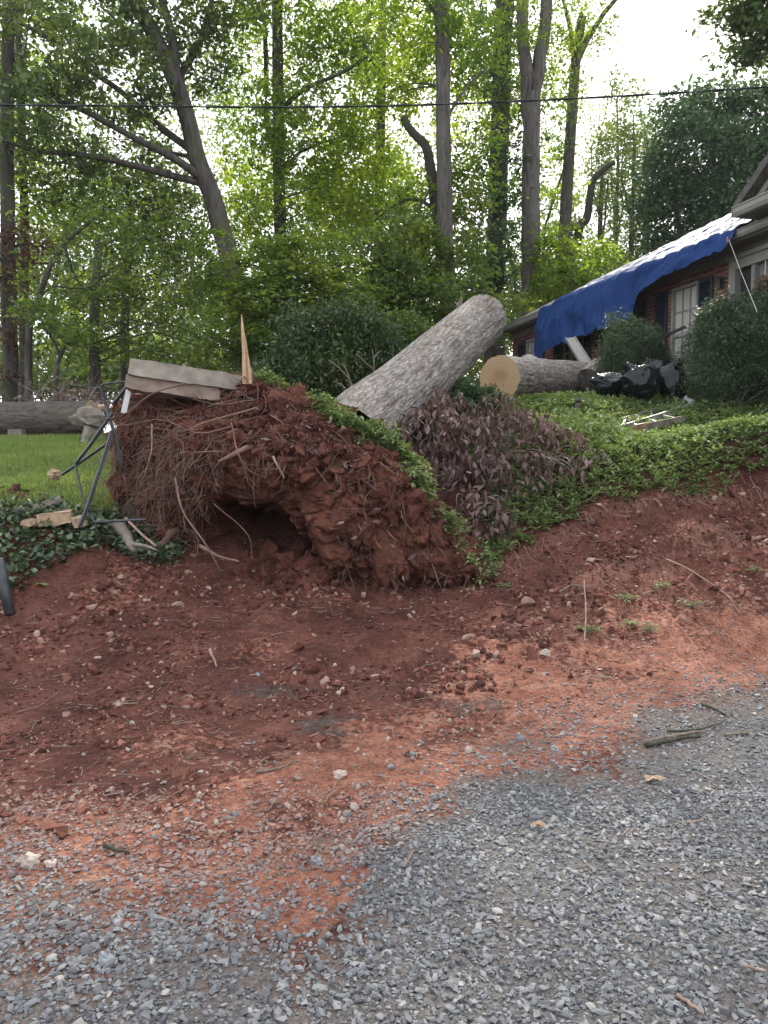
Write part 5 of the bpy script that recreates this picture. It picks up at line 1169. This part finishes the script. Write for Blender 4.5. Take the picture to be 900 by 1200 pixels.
tree('forest_tree', 'big grey trunk forking into two stems above the house', [(622, 420), (622, 370), (622, 300), (622, 220), (623, 150), (624, 110)], 27, 25, 18, M_GREYBARK, M_LEAF,
     BL((600, 20, 40, 40, -1, 12), (655, 60, 36, 40, 1, 14), (590, 100, 30, 30, 1, 10), (650, -130, 130, 110, 0, 56), (650, 140, 24, 30, 1.5, 8)),
     limbs=[([(622, 150, 0), (617, 100, 0), (613, 50, 0), (612, 0, 0), (611, -60, 0)], 17, 12), ([(624, 120, 0), (633, 70, 0), (640, 20, 0), (644, -60, 0)], 17, 12), ([(622, 300, 0), (635, 285, .4), (648, 272, .8)], 4, 2)], lsize=.13, extra=10, seed=7)
tree('forest_tree', 'leaning slim trunk behind the forked grey trunk', [(660, 340), (662, 275), (666, 200), (671, 120), (675, 70), (682, 20)], 32, 15, 10, M_OAKBARK, M_LEAF,
     BL((680, 30, 40, 40, 0, 18), (660, 110, 30, 40, 1, 14), (670, -170, 90, 70, 0, 40), (650, 200, 25, 40, 1, 12)),
     limbs=[([(675, 75, 0), (690, 40, 0), (712, 10, 0), (735, -15, 0)], 8, 4), ([(674, 80, 0), (670, 40, .4), (660, 0, .6)], 7, 4)], lsize=.14, extra=12, seed=8)
for k_, (px, top_, dd, lab) in enumerate([(704, 170, 40, 'leftmost thin poplar in the pale row beyond the roof'), (722, 90, 42, 'tallest thin poplar in the pale row beyond the roof'), (741, 110, 41, 'third thin poplar of the pale row beyond the roof'), (757, 150, 43, 'rightmost thin poplar of the pale row beside the dark broad tree')]):
    tree('poplar_tree', lab, [(px, 350), (px - 1, 280), (px + 2, 200), (px + 1, top_ + 25)], dd, 8, 1.5, M_OAKBARK, M_PALELEAF,
         BL((px, top_ + 30, 9, 45, 0, 16), (px - 3, 190, 14, 50, 0, 26), (px + 3, 260, 16, 45, 0, 22), (px, 315, 16, 30, 0, 16)), limbs=[([(px, 290, 0), (px + 8, 240, 0), (px + 12, 190, 0)], 3, 1), ([(px, 260, 0), (px - 8, 220, 0), (px - 10, 170, 0)], 3, 1)], lsize=.17, nleaf=14, cl_r=.6, extra=10, seed=20 + k_, group='thin poplars beyond the roof')
tree('forest_tree', 'crooked dark tree bending behind the thin poplars', [(672, 345), (676, 290), (688, 255), (694, 215), (708, 198), (720, 190)], 34, 12, 5, M_DARKBARK, M_UNDER, BL((665, 300, 26, 40, 0, 24), (690, 330, 36, 24, 0, 20), (655, 260, 18, 36, 1, 12), (705, 320, 30, 28, 2, 14)), lsize=.16, extra=8, seed=9)
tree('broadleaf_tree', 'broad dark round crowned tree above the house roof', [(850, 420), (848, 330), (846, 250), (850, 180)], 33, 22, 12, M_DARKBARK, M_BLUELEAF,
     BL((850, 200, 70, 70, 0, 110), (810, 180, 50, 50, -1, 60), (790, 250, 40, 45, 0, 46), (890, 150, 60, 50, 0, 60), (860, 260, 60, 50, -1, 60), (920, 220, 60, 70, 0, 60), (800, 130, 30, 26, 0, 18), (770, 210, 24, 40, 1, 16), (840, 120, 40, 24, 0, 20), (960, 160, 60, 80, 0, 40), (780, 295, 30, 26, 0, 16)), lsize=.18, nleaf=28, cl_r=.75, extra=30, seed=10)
tree('oak_tree', 'dark overhanging oak boughs in the upper right corner', [(1060, 560), (1050, 400), (1035, 200), (1020, 60)], 17, 26, 18, M_OAKBARK, M_OAKLEAF,
     BL((885, 10, 30, 30, 0, 20), (870, 50, 16, 14, 0, 5), (900, 60, 20, 12, 0, 5), (930, 20, 50, 50, 0, 26), (980, -60, 110, 100, 0, 50), (855, -10, 16, 16, 0, 5), (1060, -40, 80, 70, 0, 20)),
     limbs=[([(1025, 80, 0), (970, 40, 0), (920, 45, 0), (880, 65, 0)], 8, 2), ([(1030, 140, 0), (970, 20, 0), (910, 0, 0), (870, 5, 0)], 8, 2)], lsize=.13, nleaf=26, cl_r=.36, extra=14, seed=11)
tree('forest_tree', 'thick dark trunk wrapped in brown withered vine at the left edge', [(12, 500), (12, 420), (10, 330), (9, 240), (8, 150), (10, 60)], 20, 18, 12, M_DARKBARK, M_REDNEEDLE, BL((12, 300, 36, 36, -.5, 18), (6, 350, 30, 40, -.5, 12), (35, 275, 22, 12, -.5, 6), (20, 420, 20, 40, -.5, 6)), lsize=.09, nleaf=20, cl_r=.32, extra=20, top=2, seed=12)
tree('forest_tree', 'slim dark upright trunk second from the left edge', [(29, 500), (28, 420), (28, 330), (29, 280), (27, 200), (24, 100)], 22, 11, 7, M_DARKBARK, M_LEAF, BL((40, 230, 50, 40, 0, 14), (20, 120, 50, 60, 1, 26), (95, 240, 60, 40, 1, 12), (30, 40, 60, 50, 1, 24), (60, 330, 60, 40, 2, 12)), lsize=.14, extra=12, top=2, seed=13)
tree('sapling_tree', 'curved thin grey tree arching to the right at the left edge', [(32, 460), (34, 390), (42, 360), (52, 330), (62, 305), (78, 284), (100, 264), (120, 247)], 17, 9, 3, M_OAKBARK, M_UNDER,
     BL((120, 285, 60, 36, 0, 12), (80, 250, 44, 30, 0, 8), (50, 325, 34, 26, 0, 4), (150, 245, 44, 30, .5, 9)), limbs=[([(43, 357, 0), (60, 340, .3), (90, 340, .5), (110, 335, .5)], 3, 1), ([(76, 288, 0), (85, 315, .3), (95, 335, .5)], 4, 1.5)], lsize=.11, nleaf=18, cl_r=.6, extra=16, seed=14)
tree('sapling_tree', 'forked black sapling in front of the sunny gap at left', [(66, 470), (66, 440), (72, 415), (80, 402), (88, 395)], 16.4, 7, 2, M_DARKBARK, M_UNDER, BL((50, 370, 24, 20, 0, 9), (92, 390, 18, 14, 0, 6)), limbs=[([(71, 418, 0), (66, 402, 0), (56, 388, 0), (46, 368, 0)], 4, 1.5)], lsize=.11, cl_r=.35, extra=6, seed=15)
tree('forest_tree', 'short dark trunk under the dense foliage left of the slab', [(113, 480), (112, 440), (110, 400), (112, 340), (116, 290)], 21, 14, 8, M_DARKBARK, M_UNDER,
     BL((150, 370, 80, 46, 0, 34), (110, 320, 60, 46, 1, 24), (190, 330, 60, 46, 1.5, 24), (90, 400, 46, 26, 0, 10), (200, 400, 60, 26, 0, 14), (235, 365, 46, 46, .5, 14), (170, 270, 60, 44, 1.5, 20)), lsize=.12, nleaf=18, cl_r=.6, extra=26, seed=16)
tree('forest_tree', 'dark trunk just above the left end of the concrete slab', [(148, 480), (147, 430), (146, 380), (150, 300)], 24, 12, 7, M_DARKBARK, M_OAKLEAF, BL((150, 240, 50, 40, 1, 34), (210, 260, 50, 40, 1, 34), (230, 320, 40, 36, 1, 26), (110, 210, 40, 40, 1, 22), (200, 220, 40, 40, 2, 20)), lsize=.14, extra=14, top=2, seed=17)
tree('understory_tree', 'feathery fern like green understory tree behind the splintered stake', [(322, 470), (320, 430), (316, 390), (318, 350)], 17, 8, 3, M_DARKBARK, M_UNDER,
     BL((312, 400, 32, 22, 0, 34), (330, 360, 40, 26, 0, 34), (290, 430, 24, 20, 0, 14), (350, 330, 46, 26, 0.5, 34), (290, 350, 34, 26, 0.5, 24), (395, 350, 50, 30, 1, 36), (275, 390, 30, 30, 0, 16), (262, 340, 30, 24, .5, 12), (250, 290, 34, 26, .5, 12), (370, 300, 50, 30, 1, 34), (320, 305, 40, 26, 1, 24)), lsize=.11, cl_r=.42, flat=.22, tilt=.35, extra=30, seed=18)
tree('understory_tree', 'bushy mid green understory tree behind the leaning trunk', [(455, 470), (452, 420), (450, 370), (455, 320)], 21, 8, 3, M_DARKBARK, M_UNDER,
     BL((440, 350, 46, 34, 0, 44), (470, 330, 36, 36, 0, 30), (490, 380, 30, 30, 0, 22), (430, 300, 46, 30, 0.5, 34), (480, 280, 30, 30, .5, 18), (545, 320, 26, 50, 1, 24), (520, 340, 26, 30, -.5, 12), (505, 300, 26, 34, .5, 16), (590, 370, 40, 26, 1, 20), (545, 240, 26, 40, 2, 14)), lsize=.13, cl_r=.5, extra=20, seed=19)
tree('understory_tree', 'low leafy understory tree behind the blue tarp', [(668, 400), (667, 370), (668, 340), (672, 300)], 25.5, 8, 3, M_DARKBARK, M_LEAF, BL((660, 330, 30, 26, 0, 30), (690, 310, 30, 26, 1, 22), (645, 300, 22, 36, 1, 24), (700, 340, 30, 14, 2, 12), (640, 350, 20, 20, 0, 14)), lsize=.14, cl_r=.5, extra=14, seed=29)
# the far wood that reads as one mass
rng = np.random.default_rng(91)
C = []
for px, py, rx, ry, d, nc in [(60, 330, 90, 70, 42, 70), (180, 350, 100, 60, 40, 80), (60, 430, 90, 40, 34, 60), (170, 430, 90, 36, 32, 60), (300, 400, 100, 60, 36, 90), (420, 400, 100, 60, 34, 90), (500, 330, 70, 60, 46, 50), (600, 360, 80, 50, 44, 60), (700, 340, 80, 36, 48, 40), (350, 260, 90, 60, 48, 50),
                              (120, 240, 110, 50, 50, 46), (480, 220, 60, 60, 52, 34), (640, 240, 50, 60, 52, 26), (-60, 350, 60, 120, 38, 40), (-160, 300, 90, 160, 36, 50), (980, 330, 90, 110, 46, 60), (1120, 330, 120, 160, 42, 60), (250, 150, 120, 60, 54, 36), (560, 420, 60, 40, 38, 40), (40, 130, 80, 70, 50, 30), (150, 60, 160, 60, 52, 40), (400, 60, 160, 60, 54, 40), (560, 90, 90, 80, 54, 36)]:
    k = d / F; C.append(np.array(P(px, py, d)) + ball(int(nc * 2.6), .1) * np.array([rx * k, 4, ry * k]))
C = np.vstack(C); b = MB(); leaves(b, clumps(C, 33, 1.0 * rng.uniform(.6, 1.4, len(C)), .6), .29, .7); tag(b.obj('distant_woods', M_PALELEAF), kind='stuff')  # paler leaf material paints distance haze into the far foliage
b = MB()
for k in range(46):
    px = rng.uniform(-200, 1100); d = rng.uniform(32, 52); p = P(px, 500, d); g_ = gz(p.x, p.y); hh = rng.uniform(7, 12); r_ = rng.uniform(.08, .2)
    b.tube(wig(spline([(p.x, p.y, g_ - .2), (p.x + rng.normal(0, .4), p.y, g_ + hh * .5), (p.x + rng.normal(0, .9), p.y, g_ + hh)], 8), .06), np.linspace(r_, r_ * .4, 8), 7, False)
tag(b.obj('distant_trunks', M_DARKBARK), kind='stuff')

# ------------------------------------------------------------------ overhead cable
wire = empty('overhead_cable', P(450, 123, 12), 'thin dark overhead cable strung across the whole picture', 'cable')
cp_w = spline([P(-900, 142, 12.0), P(-300, 130, 12.0), P(0, 123.5, 12.0), P(350, 125.5, 12.0), P(600, 119, 12.0), P(900, 102, 12.0), P(1200, 78, 12.0), P(1800, 20, 12.0)], 420)
for k in range(2):
    t = np.linspace(0, 150, 420) + k * np.pi; b = MB(); b.tube(cp_w + np.stack([np.zeros(420), np.cos(t) * .009, np.sin(t) * .009], -1), .009, 6); keep(b.obj('strand', M_CABLE, wire, True), wire)

# ------------------------------------------------------------------ single stones, sticks and weeds on the ground
rng = np.random.default_rng(97)
def onground(px, py, up=0.0):
    q = G(px, py, 1.9, 12); q.z += up; return q
for px, py, s_, m, lab in [(35, 1013, .042, M_STONE, 'pale angular stone at the left edge of the gravel'), (370, 1013, .028, M_GSTONE, 'rounded grey stone in the middle of the gravel'), (398, 910, .035, M_STONE, 'pale upright stone on the orange clay'), (640, 768, .038, M_STONE, 'pinkish white stone at the foot of the right bank'),
                           (365, 786, .07, M_CLOD, 'big reddish clod below the root plate'), (60, 1015, .026, M_STONE, 'orange tinted stone beside the pale angular stone'), (125, 1130, .03, M_GSTONE, 'flat grey stone in the lower left gravel'), (330, 868, .03, M_CLOD, 'dark crumbly clod above the orange clay'), (52, 880, .04, M_CLOD, 'dark brown clod at the left below the ivy bank')]:
    rock('stone' if m is not M_CLOD else 'clay_clod', onground(px, py, s_ * .3), (s_, s_ * .8, s_ * .7), m, int(px) % 50 + 1, lab, 'stone' if m is not M_CLOD else 'clod')
base_rocks = [rock('clay_clod', (0, 0, -50), (1, .8, .7), M_CLOD, 60 + k, None, None, jag=.5) for k in range(5)]
hollow = [(300, 662, .10), (318, 650, .14), (335, 665, .16), (352, 645, .12), (365, 668, .17), (345, 682, .13), (378, 682, .10), (285, 672, .08), (312, 680, .09), (360, 690, .1), (290, 655, .07), (330, 690, .07)]
for k, (px, py, s_) in enumerate(hollow):
    q = onground(px, py); o = base_rocks[k % 5] if k < 5 else copy(base_rocks[k % 5]); o.location = (q.x, q.y - .05, q.z + s_ * .25); o.scale = (s_, s_, s_); o.rotation_euler = tuple(rng.uniform(0, 6.3, 3))
    tag(o, 'red clay clod tumbled out of the hollow under the root plate', 'clod', 'clods below the hollow of the root plate')
base_rocks2 = [rock('clay_clod', (0, 0, -50), (1, .8, .65), M_CLOD, 80 + k, None, None, jag=.5) for k in range(5)]
for k in range(50):
    while True:
        px, py = rng.uniform(20, 890), rng.uniform(690, 880)
        q = onground(px, py)
        if gravel_sd(q.x, q.y) < -.35 and not (q.y > 7.6): break
    s_ = rng.lognormal(math.log(.018), .3); o = base_rocks2[k % 5] if k < 5 else copy(base_rocks2[k % 5]); o.location = (q.x, q.y, q.z + s_ * .2); o.scale = (s_, s_, s_); o.rotation_euler = tuple(rng.uniform(0, 6.3, 3))
    tag(o, 'small red clod lying loose on the churned dirt', 'clod', 'loose clods on the churned dirt')
base_st = [rock('stone', (0, 0, -50), (1, .8, .6), (M_STONE, M_GSTONE)[k % 3 == 2], 90 + k, None, None, jag=.4) for k in range(6)]
for k in range(50):
    while True:
        px, py = rng.uniform(5, 620), rng.uniform(760, 1000); q = onground(px, py)
        if gravel_sd(q.x, q.y) < .1 and py > 1000 - (px * .28) - 60 + rng.normal(0, 80): break
    s_ = rng.lognormal(math.log(.014), .3); o = base_st[k % 6] if k < 6 else copy(base_st[k % 6]); o.location = (q.x, q.y, q.z + s_ * .3); o.scale = (s_, s_, s_); o.rotation_euler = tuple(rng.uniform(0, 6.3, 3))
    tag(o, 'small pale stone scattered on the red dirt', 'stone', 'pale stones scattered on the dirt')
def stick(pl, r0, r1, m, lab, name='stick', lift=.015, n=14, cat='stick', sides=6, parts=()):
    q = [onground(a, c, lift + (0 if len(r) == 0 else r[0])) for a, c, *r in pl]; b = MB(); b.tube(wig(spline(q, n), .004), np.linspace(r0, r1, n), sides, True, .06)
    for pl2 in parts: b.tube(wig(spline([onground(a, c, lift + (0 if len(r) == 0 else r[0])) for a, c, *r in pl2], 6), .004), np.linspace(r1, r1 * .6, 6), 5)
    return tag(b.obj(name, m, smooth=True), lab, cat)
stick([(780, 662, .04), (805, 675, .05), (830, 690, .04), (852, 704, .03), (870, 718)], .008, .004, M_PALEROOT, 'long pale stick lying across the right dirt bank', parts=[[(852, 704, .03), (862, 716, 0), (866, 722, 0)], [(812, 679, .04), (800, 690, .01)]])
stick([(685, 752), (686, 738, .05), (685, 718, .12), (684, 703, .18)], .007, .005, M_PALEROOT, 'pale stick standing upright in the dirt at the right', lift=0)
stick([(655, 700, .03), (670, 695, .05), (684, 704, .10), (700, 694, .05)], .008, .004, M_TWIG, 'forked brown twig tangled at the top of the upright stick')
stick([(755, 874), (780, 868), (806, 863), (828, 861)], .014, .007, M_TWIG, 'split brown bark strip lying on the right gravel', 'bark_strip', .015, cat='bark')
stick([(757, 876), (790, 871), (820, 866)], .014, .008, M_DARKBARK, 'dark bark stick lying under the split bark strip')
stick([(782, 860), (815, 858), (840, 852), (850, 846)], .007, .003, M_DARKBARK, 'thin dark twig curving behind the bark strip')
stick([(850, 864), (868, 862), (882, 861)], .008, .004, M_TWIG, 'short brown twig right of the bark strip')
stick([(793, 1172), (806, 1182), (822, 1194)], .006, .004, M_PALEROOT, 'pale wood sliver in the lower right gravel')
stick([(728, 984), (738, 975), (742, 990), (730, 998)], .003, .002, M_PALEROOT, 'thin curled pale stem on the right gravel')
stick([(300, 908), (330, 902), (345, 894)], .007, .004, M_TWIG, 'thin dark twig lying across the orange clay')
stick([(122, 995), (140, 1003), (152, 1006)], .009, .005, M_DARKBARK, 'short dark twig above the lower left gravel')
stick([(246, 768, .03), (250, 776, .02), (254, 784)], .012, .007, M_PALEROOT, 'small pale stub poking up in the dirt left of centre')
stick([(870, 1138), (884, 1142), (898, 1144)], .005, .003, M_PALEROOT, 'thin straw at the right edge of the gravel')
stick([(822, 828), (836, 834), (850, 840)], .010, .005, M_DARKBARK, 'dark twig on the gravel edge below the pink clay')
stick([(20, 838), (50, 826), (70, 812)], .006, .003, M_ROOT, 'thin reddish root on the dirt at the left')
def leaf_on(px, py, lab, s_, m):
    q = onground(px, py, .02); b = MB(); a = np.linspace(0, 2 * np.pi, 11, endpoint=False); r = s_ * (1 + .25 * np.cos(a * 5)); r[0] *= 1.3
    V = np.stack([np.cos(a) * r, np.sin(a) * r * .6, .012 * np.sin(a * 3)], -1); b.add(np.vstack([V, [[0, 0, .012]]]), [[i, (i + 1) % 11, 11] for i in range(11)]); tag(b.obj('leaf', m, at=q), lab, 'leaf')
leaf_on(765, 917, 'curled pale tan leaf on the right gravel', .042, M_CHUNK)
leaf_on(630, 972, 'small orange leaf in the middle of the gravel', .022, M_SPLIT)
leaf_on(48, 688, 'pale green leaf on the dirt below the ivy', .05, M_PALELEAF)
for px, py, s_, lab in [(738, 735, .05, 'low green weed nearest the upright stick'), (762, 742, .06, 'widest low green weed on the right bank'), (812, 712, .06, 'green weed high on the right bank by the long stick'), (735, 705, .05, 'small pale weed above the upright stick'), (590, 690, .05, 'weed sprig at the foot of the dead shrub'), (778, 690, .05, 'weed between the long stick and the upright stick'), (690, 742, .04, 'sprig beside the foot of the upright stick'), (885, 672, .05, 'weed sprig at the right edge of the bank')]:
    q = onground(px, py); e = empty('weed', q, lab, 'weed', 'weeds on the right dirt bank'); b = MB(); k = rng.normal(0, 1, (10, 3)) * [s_, s_ * .6, .012] + np.array(q) + [0, 0, .035]; rosette_leaves(b, k, 5, .038, .03); keep(b.obj('leaves', M_PACHY, e), e)
    b = MB()
    for p in k: b.tube([list(q), list(p)], .0025, 3, False)
    keep(b.obj('stems', M_TWIG, e), e)

# ------------------------------------------------------------------ thin summer haze under the trees
b = MB(); b.box((-460, -460, -4), (460, 560, 40)); M = Mat('haze')
v = M('VolumePrincipled', Color=(.92, .96, 1, 1), Density=HAZE); M.nt.links.new(v.outputs[0], M.out.inputs['Volume'])
tag(b.obj('haze', M.m), kind='stuff')
